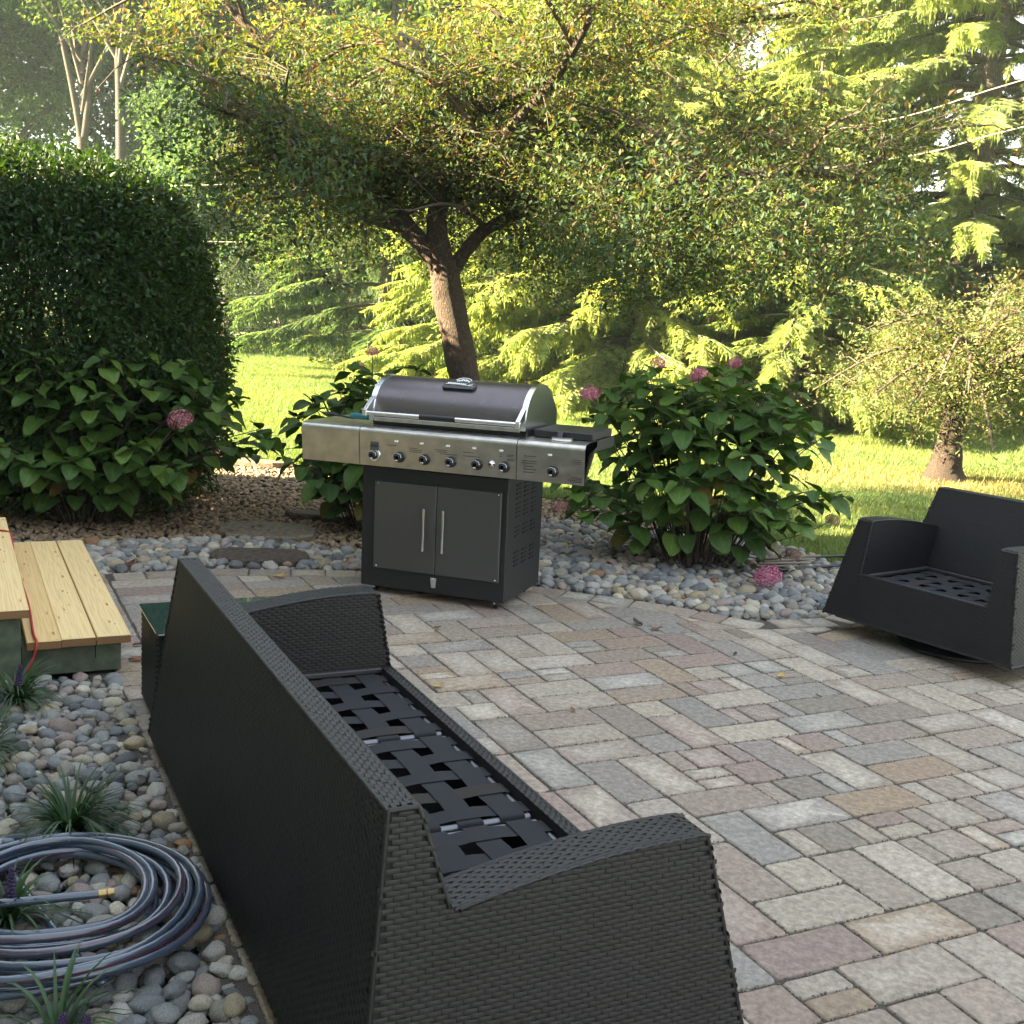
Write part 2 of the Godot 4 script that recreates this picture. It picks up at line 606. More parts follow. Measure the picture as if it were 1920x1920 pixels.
func make_patio() -> void:
	var m := MB.new()
	# bedding under the stones
	var ring := []
	for e in EDGE:
		ring.append(Vector3(e[0], -0.0075, e[1]))
	ring.append(Vector3(6.5, -0.0075, -8.0))
	ring.append(Vector3(6.5, -0.0075, 1.0))
	ring.append(ab(0.60, -1.2, -0.0075))
	var hub := Vector3(1.0, -0.0075, -3.5)
	for k in ring.size():
		var a: Vector3 = ring[k]
		var b: Vector3 = ring[(k + 1) % ring.size()]
		m.poly([hub, b, a] if (b - hub).cross(a - hub).y > 0 else [hub, a, b])
	var patio := struct("patio", m, M.joint)
	# the stones: a grid of 0.178 m cells filled with long, square and half stones
	var U := 0.178
	var na := 40
	var nb := 48
	var taken := {}
	var stones := []       # [centre a, centre b, half a, half b]
	rng.seed = 77
	for ib in nb:
		for ia in na:
			if taken.has(Vector2i(ia, ib)):
				continue
			var a := 0.80 + ia * U
			var b := -0.2 + ib * U
			var r := rng.randf()
			var right := not taken.has(Vector2i(ia + 1, ib)) and ia + 1 < na
			if r < 0.36 and right:
				taken[Vector2i(ia + 1, ib)] = true
				stones.append([a + U, b + U * 0.5, U, U * 0.5])
			elif r < 0.66:
				taken[Vector2i(ia, ib + 1)] = true
				stones.append([a + U * 0.5, b + U, U * 0.5, U])
			elif r < 0.84 or not right:
				stones.append([a + U * 0.5, b + U * 0.5, U * 0.5, U * 0.5])
			elif r < 0.93:
				stones.append([a + U * 0.5, b + U * 0.25, U * 0.5, U * 0.25])
				stones.append([a + U * 0.5, b + U * 0.75, U * 0.5, U * 0.25])
			else:
				taken[Vector2i(ia + 1, ib)] = true
				stones.append([a + U * 0.25, b + U * 0.5, U * 0.25, U * 0.5])
				stones.append([a + U, b + U * 0.5, U * 0.5, U * 0.5])
				stones.append([a + U * 1.75, b + U * 0.5, U * 0.25, U * 0.5])
			taken[Vector2i(ia, ib)] = true
	var list := []         # [distance, centre, half x, half z, direction]
	for s in stones:
		var p := ab(s[0], s[1])
		if p.z < edge_z(p.x) + 0.02 or p.x > 6.0:
			continue
		# stones that meet the border course are cut to its curve
		var o := paver_outline(s[2] - 0.0025, s[3] - 0.0025)
		var d := Vector2(0.2, edge_z(p.x + 0.1) - edge_z(p.x - 0.1)).normalized()
		var nw := Vector2(-d.y, d.x)
		var nl := Vector2(nw.x * AX.x + nw.y * AX.z, nw.x * -AX.z + nw.y * AX.x)
		o = clip(o, nl, 0.192 - (p.z - edge_z(p.x)) * nw.y)
		var area := 0.0
		for k in o.size():
			area += o[k].cross(o[(k + 1) % o.size()]) * 0.5
		if absf(area) < 0.0012:
			continue
		list.append([p.length(), p, o, Vector2(AX.x, AX.z)])
	# border courses: one along the left edge, one along the curved far edge
	var b0 := -0.4
	while b0 < 6.95:
		var ln := rr(0.16, 0.19)
		var p := ab(0.709, b0 + ln * 0.5)
		list.append([p.length(), p, paver_outline(0.084, ln * 0.5 - 0.0035), Vector2(AX.x, AX.z)])
		b0 += ln
	var x := -2.5
	while x < 5.0:
		var z := edge_z(x)
		var d := Vector2(0.1, edge_z(x + 0.1) - z).normalized()
		var ln := rr(0.17, 0.25)
		var nrm := Vector2(-d.y, d.x)
		var c := Vector2(x, z) + d * ln * 0.5 + nrm * 0.095
		var p := Vector3(c.x, 0, c.y)
		if p.dot(AX) > 0.8:
			list.append([p.length(), p, paver_outline(ln * 0.5 - 0.0035, 0.085), d])
		x += d.x * ln
	list.sort_custom(func(a, b): return a[0] < b[0])
	var grit := []
	var grit_c := []
	var rest := MB.new()
	var count := 0
	for s in list:
		var p: Vector3 = s[1]
		var tb := paver_tone()
		var mesh := paver_mesh(s[2], s[3], tb[0], tb[1])
		if in_view(p) and count < 300 and p.length() > 1.9:
			count += 1
			var o := obj("paver", mesh, M.paver, patio)
			o.position = p
			o.rotation = Vector3(rr(-0.006, 0.006), 0, rr(-0.006, 0.006))
			# sand and crumbs lying along its joints
			var pts: Array = s[2]
			for k in pts.size():
				var e0: Vector2 = pts[k]
				var e1: Vector2 = pts[(k + 1) % pts.size()]
				for j in int(e0.distance_to(e1) / 0.011):
					var q := e0.lerp(e1, rng.randf()) * rr(0.985, 1.025)
					var w := p + Vector3(q.x * s[3].x - q.y * s[3].y, rr(-0.006, 0.001), q.x * s[3].y + q.y * s[3].x)
					grit.append(Transform3D(rb(rr(0.0016, 0.0042)), w))
					var gg := rr(0.5, 1.25)
					grit_c.append(Color(0.25 * gg, 0.215 * gg, 0.17 * gg))
		else:
			rest.add(mesh, at(p))
	mass("joint_grit", stone_mesh(61, 0, 0.7, 0.4).build(), M.chip, grit, grit_c, patio)
	var ro := obj("outlying_pavers", rest, M.paver, patio)
	ro.set_meta("kind", "stuff")

func ico(sub: int) -> Array:
	var ph := (1.0 + sqrt(5.0)) / 2.0
	var v := []
	for q in [[-1, ph, 0], [1, ph, 0], [-1, -ph, 0], [1, -ph, 0], [0, -1, ph], [0, 1, ph], [0, -1, -ph], [0, 1, -ph], [ph, 0, -1], [ph, 0, 1], [-ph, 0, -1], [-ph, 0, 1]]:
		v.append(Vector3(q[0], q[1], q[2]).normalized())
	var f := [[0, 11, 5], [0, 5, 1], [0, 1, 7], [0, 7, 10], [0, 10, 11], [1, 5, 9], [5, 11, 4], [11, 10, 2], [10, 7, 6], [7, 1, 8], [3, 9, 4], [3, 4, 2], [3, 2, 6], [3, 6, 8], [3, 8, 9], [4, 9, 5], [2, 4, 11], [6, 2, 10], [8, 6, 7], [9, 8, 1]]
	for s in sub:
		var nf := []
		var mid := {}
		for t in f:
			var m := []
			for e in 3:
				var a: int = t[e]
				var b: int = t[(e + 1) % 3]
				var key := Vector2i(mini(a, b), maxi(a, b))
				if not mid.has(key):
					mid[key] = v.size()
					v.append(((v[a] + v[b]) * 0.5).normalized())
				m.append(mid[key])
			nf.append([t[0], m[0], m[2]]); nf.append([t[1], m[1], m[0]]); nf.append([t[2], m[2], m[1]]); nf.append(m)
		f = nf
	return [v, f]

func stone_mesh(sd: int, sub: int, flat: float, rough: float) -> MB:
	var g := ico(sub)
	var f := FastNoiseLite.new()
	f.seed = sd
	f.frequency = 0.8
	var m := MB.new()
	var pts := []
	var r2 := RandomNumberGenerator.new()
	r2.seed = sd * 7 + 1
	var sc := Vector3(1.0, flat * r2.randf_range(0.85, 1.15), r2.randf_range(0.66, 0.9))
	var cuts := []
	for k in 4:
		cuts.append([Vector3(r2.randf_range(-1, 1), r2.randf_range(-1, 1), r2.randf_range(-1, 1)).normalized(), r2.randf_range(0.74, 0.95)])
	for p in g[0]:
		var q: Vector3 = p * (1.0 + rough * f.get_noise_3dv(p * 1.6))
		for ct in cuts:
			var d: float = q.dot(ct[0]) - ct[1]
			if d > 0.0:
				q -= ct[0] * d * 0.75
		pts.append(q * sc)
	var nn := []
	for p in pts:
		nn.append(Vector3.ZERO)
	for t in g[1]:
		var c: Vector3 = (pts[t[1]] - pts[t[0]]).cross(pts[t[2]] - pts[t[0]])
		for e in 3:
			nn[t[e]] += c
	for k in pts.size():
		m.vert(pts[k], nn[k].normalized())
	for t in g[1]:
		m.tri(t[0], t[1], t[2])
	return m

# stones thrown on an area without much overlap: returns [place, radius]
func scatter(inside: Callable, x0: float, x1: float, z0: float, z1: float, r0: float, r1: float, tries: int, tight: float) -> Array:
	var cell := r1 * 2.0
	var grid := {}
	var out := []
	for k in tries:
		var p := Vector2(rr(x0, x1), rr(z0, z1))
		if not inside.call(p):
			continue
		var r := lerpf(r1, r0, pow(float(k) / tries, 0.35)) * rr(0.9, 1.1)
		var ci := Vector2i(floori(p.x / cell), floori(p.y / cell))
		var ok := true
		for dx in [-1, 0, 1]:
			for dz in [-1, 0, 1]:
				var key := ci + Vector2i(dx, dz)
				if ok and grid.has(key):
					for q in grid[key]:
						var lim: float = (q[1] + r) * tight
						if p.distance_squared_to(q[0]) < lim * lim:
							ok = false
							break
		if ok:
			if not grid.has(ci):
				grid[ci] = []
			grid[ci].append([p, r])
			out.append([p, r])
	return out

func pebble_bed(called: String, sheet: MB, inside: Callable, box: Array, r0: float, r1: float, tries: int, near: int) -> void:
	var bed := struct(called, sheet, M.soil)
	var variants := []
	for k in 9:
		variants.append(stone_mesh(100 + k, 2, 0.62, 0.3).build())
	var all := []
	for layer in 2:
		for s in scatter(inside, box[0], box[1], box[2], box[3], r0, r1, tries, 0.78 if layer == 0 else 0.95):
			var p := Vector3(s[0].x, -0.034 + layer * rr(0.018, 0.03) + s[1] * 0.3, s[0].y)
			var b := Basis(Vector3.UP, rr(0, TAU)) * Basis(Vector3.RIGHT, rr(-0.35, 0.35)) * Basis(Vector3.BACK, rr(-0.35, 0.35))
			all.append([s[1] / p.length() * (1.0 if in_view(p) else 0.01) * (1.0 if layer else 0.75), Transform3D(b.scaled(Vector3.ONE * s[1] * 1.22), p), rng.randi() % 9, pick_pebble()])
	all.sort_custom(func(a, b): return a[0] > b[0])
	var places := []
	var tints := []
	for k in 9:
		places.append([]); tints.append([])
	for k in all.size():
		var s: Array = all[k]
		if k < near:
			var o := obj("pebble", variants[s[2]], M.pebbles[s[3]], bed)
			o.transform = s[1]
		else:
			places[s[2]].append(s[1])
			var p: Array = M.pal[s[3]]
			var g := rr(0.85, 1.3)
			tints[s[2]].append(Color(p[0] * g, p[1] * g, p[2] * g))
	for k in 9:
		if places[k].size():
			mass("small_pebbles", variants[k], M.pebble_mass, places[k], tints[k], bed)

func pick_pebble() -> int:
	var r := rng.randf()
	return 0 if r < 0.2 else 1 if r < 0.4 else 2 if r < 0.5 else 3 if r < 0.62 else 4 if r < 0.7 else 5 if r < 0.79 else 6 if r < 0.9 else 7 if r < 0.985 else 8

func rb(s: float) -> Basis:
	return (Basis(Vector3.UP, rr(0, TAU)) * Basis(Vector3.RIGHT, rr(-0.5, 0.5)) * Basis(Vector3.BACK, rr(-0.5, 0.5))).scaled(Vector3.ONE * s)

func make_ground() -> void:
	var m := MB.new()
	var P := []
	for ix in 41:
		var row := []
		for iz in 41:
			var x := lerpf(-130, 130, ix / 40.0)
			var z := lerpf(130, -150, iz / 40.0)
			row.append(Vector3(x, -0.06 if absf(x) < 30 and absf(z) < 45 else -0.06 + 0.004 * maxf(absf(x), absf(z)), z))
		P.append(row)
	m.grid(P)
	struct("lawn", m, M.lawn)
	# grass: tufts of blades, thick near, thinner far
	var tuft := MB.new()
	rng.seed = 5
	for k in 16:
		var a := rr(0, TAU)
		var o := Vector3(rr(-0.07, 0.07), 0, rr(-0.07, 0.07))
		var d := Vector3(cos(a), 0, sin(a))
		var h := rr(0.05, 0.085)
		var w := Vector3(-d.z, 0, d.x) * rr(0.0025, 0.004)
		var g := rr(0.75, 1.25)
		var col := Color(0.165 * g * rr(0.85, 1.25), 0.235 * g, 0.08)
		tuft.poly([o - w, o + w, o + d * 0.015 + Vector3(0, h * 0.6, 0) + w * 0.7, o + d * 0.015 + Vector3(0, h * 0.6, 0) - w * 0.7], col)
		tuft.poly([o + d * 0.015 + Vector3(0, h * 0.6, 0) - w * 0.7, o + d * 0.015 + Vector3(0, h * 0.6, 0) + w * 0.7, o + d * 0.04 + Vector3(0, h, 0)], col)
	var pl := []
	var tn := []
	var f := FastNoiseLite.new()
	f.seed = 3
	f.frequency = 0.35
	for k in 90000:
		var z := -7.3 - pow(rng.randf(), 1.7) * 31.0
		var x := rr(-0.5, 0.5) * (-z * 1.0 + 1.0)
		if z > bed_z(x) - 0.02 and x < 2.35:
			continue
		if x > 2.2 and z > edge_z(x) - 0.1:
			continue
		var n := f.get_noise_2d(x, z)
		# worn, straw-strewn patch under the little tree
		var worn := clampf(1.2 - Vector2(x - 4.6, (z + 12.9) * 2.3).length() / 2.6, 0.0, 1.0)
		if rng.randf() < worn * 0.55:
			continue
		var s := rr(0.8, 1.25) * (1.0 + maxf(0.0, -z - 12.0) * 0.045)
		pl.append(Transform3D(Basis(Vector3.UP, rr(0, TAU)).scaled(Vector3(s, rr(0.7, 1.1) * minf(s, 1.3), s)), Vector3(x, -0.06, z)))
		tn.append(Color(1.0 + 0.35 * n + worn * 0.6, 1.0 + 0.16 * n + worn * 0.05, 1.0 + worn * 0.3))
	var gr := mass("grass", tuft.build(), M.grass, pl, tn)
	tag(gr, "sunlit mown grass of the lawn beyond the planting bed", "grass")
	# straw and needles lying round the little tree
	var st := MB.new()
	for k in 1500:
		var a := rr(0, TAU)
		var r := sqrt(rng.randf())
		var p := Vector3(4.5 + cos(a) * r * 2.4, -0.045, -12.9 + sin(a) * r * 0.9)
		var d := Vector3(cos(a * 5.0), 0.1, sin(a * 5.0)) * rr(0.03, 0.09)
		var w := Vector3(-d.z, 0, d.x).normalized() * 0.006
		st.poly([p - d - w, p + d - w, p + d + w, p - d + w], Color(rr(0.3, 0.5), rr(0.2, 0.3), rr(0.09, 0.13)))
	var so := obj("needle_litter", st, M.chip)
	tag(so, "brown needles and straw strewn on the grass round the flared trunk", "needle litter", "", "stuff")

func make_beds() -> void:
	rng.seed = 21
	# left bed beside the sofa
	var m := MB.new()
	m.poly([ab(-1.1, 1.0, -0.05), ab(0.62, 1.0, -0.05), ab(0.62, 5.12, -0.05), ab(-1.1, 5.12, -0.05)])
	var in_left := func(p: Vector2) -> bool:
		var q := Vector3(p.x, 0, p.y)
		var a := q.dot(AX)
		var b := q.dot(BX)
		return a < 0.612 and b > 1.6 and b < 5.04 and a > -0.75 and q.z < -1.5
	pebble_bed("pebble_bed_beside_sofa", m, in_left, [-2.9, 0.4, -5.3, -1.5], 0.013, 0.043, 22000, 300)
	# far bed behind the paving
	var m2 := MB.new()
	var xs := []
	for k in 40:
		xs.append(lerpf(-6.5, 2.36, k / 39.0))
	var P := []
	for x in xs:
		var z0: float = minf(edge_z(x), -6.4) if x > -2.6 else -6.6
		P.append([Vector3(x, -0.05, z0 + 0.02), Vector3(x, -0.045, lerpf(z0, bed_z(x), 0.5)), Vector3(x, -0.05, bed_z(x))])
	m2.grid(P)
	var in_far := func(p: Vector2) -> bool:
		if p.x > 2.3:
			return false
		var e: float = edge_z(p.x) if p.x > -2.6 else -6.5
		var deep := 0.75 + 0.25 * sin(p.x * 2.1) if p.x < 0.2 else 2.5 - 0.35 * absf(p.x - 1.2)
		if Vector2((p.x + 1.58) / 0.36, (p.y + 7.22) / 0.22).length() < 1.0:
			return false
		return p.y < e - 0.05 and p.y > e - deep and p.y > bed_z(p.x) + 0.05 and Vector3(p.x, 0, p.y).dot(AX) > -1.0
	pebble_bed("pebble_bed_behind_grill", m2, in_far, [-4.0, 2.35, -9.3, -6.2], 0.018, 0.05, 40000, 300)
	# tan stone chips further back
	var chip := stone_mesh(55, 1, 0.5, 0.5).build()
	var pl := []
	var tn := []
	for s in scatter(func(p): return p.y > bed_z(p.x) + 0.1 and p.y < edge_z(p.x) - 0.6, -4.6, 2.0, -11.8, -7.4, 0.013, 0.03, 30000, 0.7):
		var r: float = s[1]
		pl.append(Transform3D(Basis(Vector3.UP, rr(0, TAU)) * Basis(Vector3.RIGHT, rr(-0.5, 0.5)).scaled(Vector3.ONE * r * 1.3), Vector3(s[0].x, -0.035 + rr(0, 0.012), s[0].y)))
		var g := rr(0.6, 1.35)
		tn.append(Color(0.36 * g, 0.26 * g, 0.16 * g))
	var ch := mass("stone_chips", chip, M.chip, pl, tn)
	tag(ch, "tan and brown stone chips covering the bed between the hydrangeas", "gravel")
	# dead leaves and bark bits lying under the bushes
	var lf := MB.new()
	lf.grid([[Vector3(-0.5, 0, 0.02), Vector3(-0.5, 0, -0.02)], [Vector3(-0.1, 0.12, 0.3), Vector3(-0.1, 0.06, -0.28)], [Vector3(0.3, 0.1, 0.2), Vector3(0.25, 0.16, -0.22)], [Vector3(0.55, 0.0, 0.01), Vector3(0.55, 0.0, -0.01)]])
	var lp := []
	var lt := []
	for k in 620:
		var ctr: Array = [[1.2, -7.75, 0.95, 0.4], [-0.7, -8.3, 0.8, 0.5], [-2.8, -8.15, 1.0, 0.35], [0.2, -8.6, 1.2, 0.8], [-1.0, -3.4, 0.5, 0.6]][mini(k / 140, 4)]
		var p := Vector3(ctr[0] + rng.randfn(0.0, 0.5) * ctr[2], rr(0.0, 0.025), ctr[1] + rng.randfn(0.0, 0.5) * ctr[3])
		if p.z > edge_z(p.x) - 0.1 and k < 560:
			continue
		if k >= 560 and (p.dot(AX) > 0.58 or rng.randf() < 0.5):
			continue
		lp.append(Transform3D(rb(rr(0.035, 0.075)), p))
		var g := rr(0.6, 1.3)
		lt.append(Color(0.13 * g, 0.075 * g, 0.04 * g))
	var lo := mass("leaf_litter", lf.build(), M.chip, lp, lt)
	tag(lo, "brown dead leaves and bits strewn on the stones under the bushes", "leaf litter")
	# flat stepping stones, a brick and edging stones
	var flag := func(p: Vector3, hx: float, hz: float, sd: int, mt: Material, called: String, label: String, cat: String):
		rng.seed = sd
		var s := MB.new()
		var o := []
		for k in 14:
			var a := TAU * k / 14
			var e := pow(pow(absf(cos(a)), 4.0) + pow(absf(sin(a)), 4.0), -0.25)
			o.append(Vector2(cos(a) * hx * e * rr(0.92, 1.05), sin(a) * hz * e * rr(0.9, 1.06)))
		s.prism(Transform3D(Basis(Vector3.RIGHT, -PI / 2), Vector3.ZERO), o, 0.0, 0.06, Color.WHITE, 0.012)
		var ob := obj(called, s, mt)
		ob.position = p
		ob.rotation = Vector3(rr(-0.02, 0.02), rr(-0.15, 0.15), rr(-0.02, 0.02))
		tag(ob, label, cat)
	flag.call(Vector3(-1.58, -0.035, -7.22), 0.31, 0.17, 2, M.flag, "stepping_stone", "dark brown flat stepping stone against the paving edge left of grill", "stepping stone")
	flag.call(Vector3(-1.72, -0.04, -8.05), 0.34, 0.27, 3, M.flag_tan, "stepping_stone", "tan flat stepping stone deeper in the bed among stone chips", "stepping stone")
	flag.call(Vector3(-1.45, -0.04, -8.75), 0.28, 0.1, 4, M.flag, "stepping_stone", "narrow dark stepping stone under the hydrangea leaves left of grill", "stepping stone")
	flag.call(Vector3(-2.55, -0.03, -11.35), 0.30, 0.12, 6, M.flag_tan, "edging_stone", "long tan edging stone where the chips meet the sunlit lawn", "edging stone")
	var b := MB.new()
	b.box(at(Vector3(0, 0.06, 0)), Vector3(0.46, 0.12, 0.2), 0.012)
	var bo := obj("edging_brick", b, M.brick)
	bo.position = Vector3(-3.0, -0.05, -11.8)
	tag(bo, "dark red brick block at the lawn edge behind left hydrangea", "brick")
	var d2 := MB.new()
	d2.tube([Vector3(1.75, 0.02, -7.75), Vector3(2.2, 0.03, -8.1), Vector3(3.3, 0.02, -8.6)], 0.012, 6)
	d2.tube([Vector3(1.8, 0.02, -7.6), Vector3(2.3, 0.03, -7.85), Vector3(3.3, 0.02, -8.2)], 0.012, 6)
	var eo := obj("lawn_edging", d2, M.black_plastic)
	tag(eo, "two thin black edging strips on grass between hydrangea and armchair", "lawn edging")
	var stk := MB.new()
	for k in 4:
		stk.tube([Vector3(1.66 + k * 0.02, 0.03 + k * 0.012, -7.66 - k * 0.03), Vector3(2.02 + k * 0.04, 0.02 + k * 0.02, -7.78 - k * 0.035)], 0.008, 6)
	var sk := obj("cut_stems", stk, M.wire)
	tag(sk, "small bundle of pale cut stems at foot of right hydrangea", "cut stems")

# ---------------------------------------------------------------- wicker seats
func dash_mesh() -> ArrayMesh:
	# one visible run of flat woven strand: 1 unit long in x, 1 wide in z, bulging in y
	var m := MB.new()
	var P := []
	for a in 6:
		var u := a / 5.0
		var row := []
		for b in 3:
			var w := b / 2.0
			row.append(Vector3(u - 0.5, sin(u * PI) * 0.85 * (1.0 if b == 1 else 0.72) + (0.1 if b == 1 else 0.0) - 0.12, (0.5 - w)))
		P.append(row)
	m.grid(P)
	return m.build()

var dash: ArrayMesh

# covers a patch with woven strands. f(s, t) gives a point; s runs along the strands; ok(s, t) says where the patch is
func weave(parent: Node, f: Callable, ok: Callable, s0: float, s1: float, t0: float, t1: float) -> void:
	var pl := []
	var tn := []
	var ps := 0.030
	var pt := 0.0102
	var fade := FastNoiseLite.new()
	fade.seed = 31
	fade.frequency = 3.0
	var rows := int((t1 - t0) / pt)
	var cols := int((s1 - s0) / ps)
	if rows < 1 or cols < 1:
		return
	pt = (t1 - t0) / rows
	ps = (s1 - s0) / cols
	var e := 0.002
	for r in rows:
		var t := t0 + (r + 0.5) * pt
		var rowtone := rr(0.88, 1.12)
		for k in cols + 1:
			var s := s0 + (k + (0.5 if r % 2 else 0.0)) * ps
			if s > s1 - ps * 0.3 or not ok.call(s, t):
				continue
			var p: Vector3 = f.call(s, t)
			var ds: Vector3 = (f.call(s + e, t) - p) / e
			var dt: Vector3 = (f.call(s, t + e) - p) / e
			var nn := ds.cross(dt).normalized()
			var q := -dt.normalized()
			var tilt := rr(-0.07, 0.07) - 0.05
			var bs := Basis(ds.normalized(), nn, ds.normalized().cross(nn)).rotated(nn, tilt)
			var sx := ps * 0.97 * ds.length()
			bs = Basis(bs.x * sx, bs.y * 0.0032, bs.z * pt * 0.99 * dt.length())
			pl.append(Transform3D(bs, p + nn * rr(-0.0006, 0.0006)))
			var g := rowtone * rr(0.7, 1.3) * (1.0 + 0.45 * fade.get_noise_3dv(p))
			tn.append(Color(0.0055 * g, 0.0052 * g, 0.0058 * g))
	mass("wicker_weave", dash, M.wicker, pl, tn, parent)

# a seat with a tall back and low arched arms. x runs forward from the foot of the back, z along the seat
func wicker_seat(root: Node3D, half: float, arm: float, modules: int) -> void:
	var HB := 0.72          # top of the back
	var ft := 0.064         # thickness of the back at its top
	var SR := 0.29          # seat rail height
	var y0 := 0.045
	var L := func(y: float) -> float: return half + (0.57 - y) * 0.18          # half length of the outside at height y
	var XB := func(y: float) -> float: return 0.085 * (y - y0) / (HB - y0)     # outside of the back
	var XI := func(y: float) -> float: return lerpf(0.275, 0.085 + ft, clampf((y - SR) / (HB - SR), 0, 1))
	var XF := func(y: float) -> float: return 0.80 + (0.57 - y) * 0.19         # front of arms and apron
	var AY := func(x: float) -> float:                                          # top of the arm
		var u: float = clampf((x - 0.20) / 0.62, 0, 1)
		return 0.512 + 0.066 * sin(u * PI * 0.58) - 0.010 * smoothstep(0.93, 1.0, u)
	var inn := half - arm
	# hulls
	var hull := MB.new()
	var e := 0.003
	var pts := func(y: float, zs: float) -> Array:
		return [Vector3(XB.call(y) + e, y, zs * (L.call(y) - e)), Vector3(XI.call(y) - e, y, zs * (L.call(y) - e))]
	var Pb := []
	for k in 9:
		var y := lerpf(y0, HB - e, k / 8.0)
		var a: Array = pts.call(y, 1.0)
		var b: Array = pts.call(y, -1.0)
		Pb.append([a[0], b[0], b[1], a[1]])
	for k in 8:
		for j in 4:
			hull.cpoly([Pb[k][j], Pb[k][(j + 1) % 4], Pb[k + 1][(j + 1) % 4], Pb[k + 1][j]], Vector3(0.13, 0.4, 0))
	hull.cpoly([Pb[8][0], Pb[8][1], Pb[8][2], Pb[8][3]], Vector3(0.13, 0, 0))
	hull.cpoly([Pb[0][0], Pb[0][1], Pb[0][2], Pb[0][3]], Vector3(0.13, 1, 0))
	var back := obj("backrest", hull, M.wicker_base, root)
	var yes := func(_s: float, _t: float) -> bool: return true
	# outside of the back, its top, its inside
	weave(back, func(s, t): return Vector3(XB.call(t), t, s), func(s, t): return absf(s) < L.call(t) - 0.008, -half - 0.1, half + 0.1, y0, HB - 0.004)
	weave(back, func(s, t): return Vector3(0.085 + t, HB, s), func(s, _t): return absf(s) < L.call(HB) - 0.008, -half, half, 0.0, ft)
	weave(back, func(s, t): return Vector3(XI.call(t), t, -s), func(s, t): return absf(s) < (L.call(t) - 0.008 if t > 0.51 else inn), -half, half, SR, HB - 0.004)
	# arms
	for zs in [-1.0, 1.0]:
		var ah := MB.new()
		var N := 14
		var Q := []
		for k in N + 1:
			var x := lerpf(0.15, 0.82, float(k) / N)
			var yt: float = AY.call(x) - e
			if k == N:
				x = XF.call(yt) - e
			var xb: float = x if k < N else XF.call(y0) - e
			Q.append([Vector3(x, yt, zs * (L.call(yt) - e)), Vector3(x, yt, zs * (inn + e)), Vector3(xb, y0, zs * (inn + e)), Vector3(xb, y0, zs * (L.call(y0) - e))])
		for k in N:
			for j in 4:
				ah.cpoly([Q[k][j], Q[k][(j + 1) % 4], Q[k + 1][(j + 1) % 4], Q[k + 1][j]], Vector3(0.5, 0.25, zs * (half - arm * 0.5)))
		ah.cpoly([Q[N][0], Q[N][1], Q[N][2], Q[N][3]], Vector3(0, 0.3, zs * half))
		var ao := obj("arm", ah, M.wicker_base, root)
		# outside
		weave(ao, func(s, t): return Vector3(s * zs, t, zs * L.call(t)), func(s, t): return s * zs > XB.call(t) + 0.008 and s * zs < XF.call(t) - 0.006 and (t < AY.call(s * zs) - 0.004 or s * zs < XI.call(t) - 0.006), minf(0.0, 0.91 * zs), maxf(0.0, 0.91 * zs), y0, HB - 0.004)
		# top: follows the arch
		weave(ao, func(s, t): return Vector3(s, AY.call(s), -t + (half + 0.012 if zs > 0 else -inn)), func(s, _t): return s > XI.call(AY.call(s)) + 0.004, 0.17, 0.80, 0.0, arm + 0.012)
		# inside
		weave(ao, func(s, t): return Vector3(-s * zs, t, zs * inn), func(s, t): return -s * zs > XI.call(t) and -s * zs < XF.call(t) - 0.006 and t < AY.call(-s * zs) - 0.004, minf(0.0, -0.88 * zs), maxf(0.0, -0.88 * zs), SR - 0.02, 0.575)
		# front end
		weave(ao, func(s, t): return Vector3(XF.call(t), t, -s), func(s, t): return -s * zs < L.call(t) - 0.006 and t < AY.call(0.8), minf(-zs * inn, -zs * (half + 0.1)), maxf(-zs * inn, -zs * (half + 0.1)), y0, 0.57)
	# apron
	var fh := MB.new()
	var c0: float = XF.call(y0) - e
	var c1: float = XF.call(SR) - e
	for seg in [[[c0, y0], [c1, SR]], [[c1, SR], [c1 - 0.036, SR]], [[c1 - 0.036, SR], [c1 - 0.036, SR - 0.07]], [[c1 - 0.036, SR - 0.07], [c1 - 0.036, y0]], [[c1 - 0.036, y0], [c0, y0]]]:
		fh.cpoly([Vector3(seg[0][0], seg[0][1], -inn), Vector3(seg[0][0], seg[0][1], inn), Vector3(seg[1][0], seg[1][1], inn), Vector3(seg[1][0], seg[1][1], -inn)], Vector3(c1 - 0.02, 0.2, 0))
	var fo := obj("front_apron", fh, M.wicker_base, root)
	weave(fo, func(s, t): return Vector3(XF.call(t), t, -s), yes, -inn, inn, y0, SR - 0.002)
	weave(fo, func(s, t): return Vector3(XF.call(SR) - t, SR, -s), yes, -inn, inn, 0.0, 0.038)
	# strands wrapped along the edges
	var wrap := func(parent: Node, pts2: Array):
		var w := MB.new()
		var rad := []
		for k in pts2.size():
			rad.append(0.0058 + 0.0009 * (k % 2))
		w.tube(pts2, rad, 7, Color(0.0075, 0.007, 0.0076))
		obj("edge_wrap", w, M.wicker, parent)
	var fine := func(a: Vector3, b: Vector3) -> Array:
		var q := []
		var n := int(a.distance_to(b) / 0.011)
		for k in n + 1:
			q.append(a.lerp(b, float(k) / n))
		return q
	var lh: float = L.call(HB)
	wrap.call(back, fine.call(Vector3(0.087, HB - 0.004, -lh), Vector3(0.087, HB - 0.004, lh)))
	wrap.call(back, fine.call(Vector3(0.085 + ft - 0.002, HB - 0.004, -lh), Vector3(0.085 + ft - 0.002, HB - 0.004, lh)))
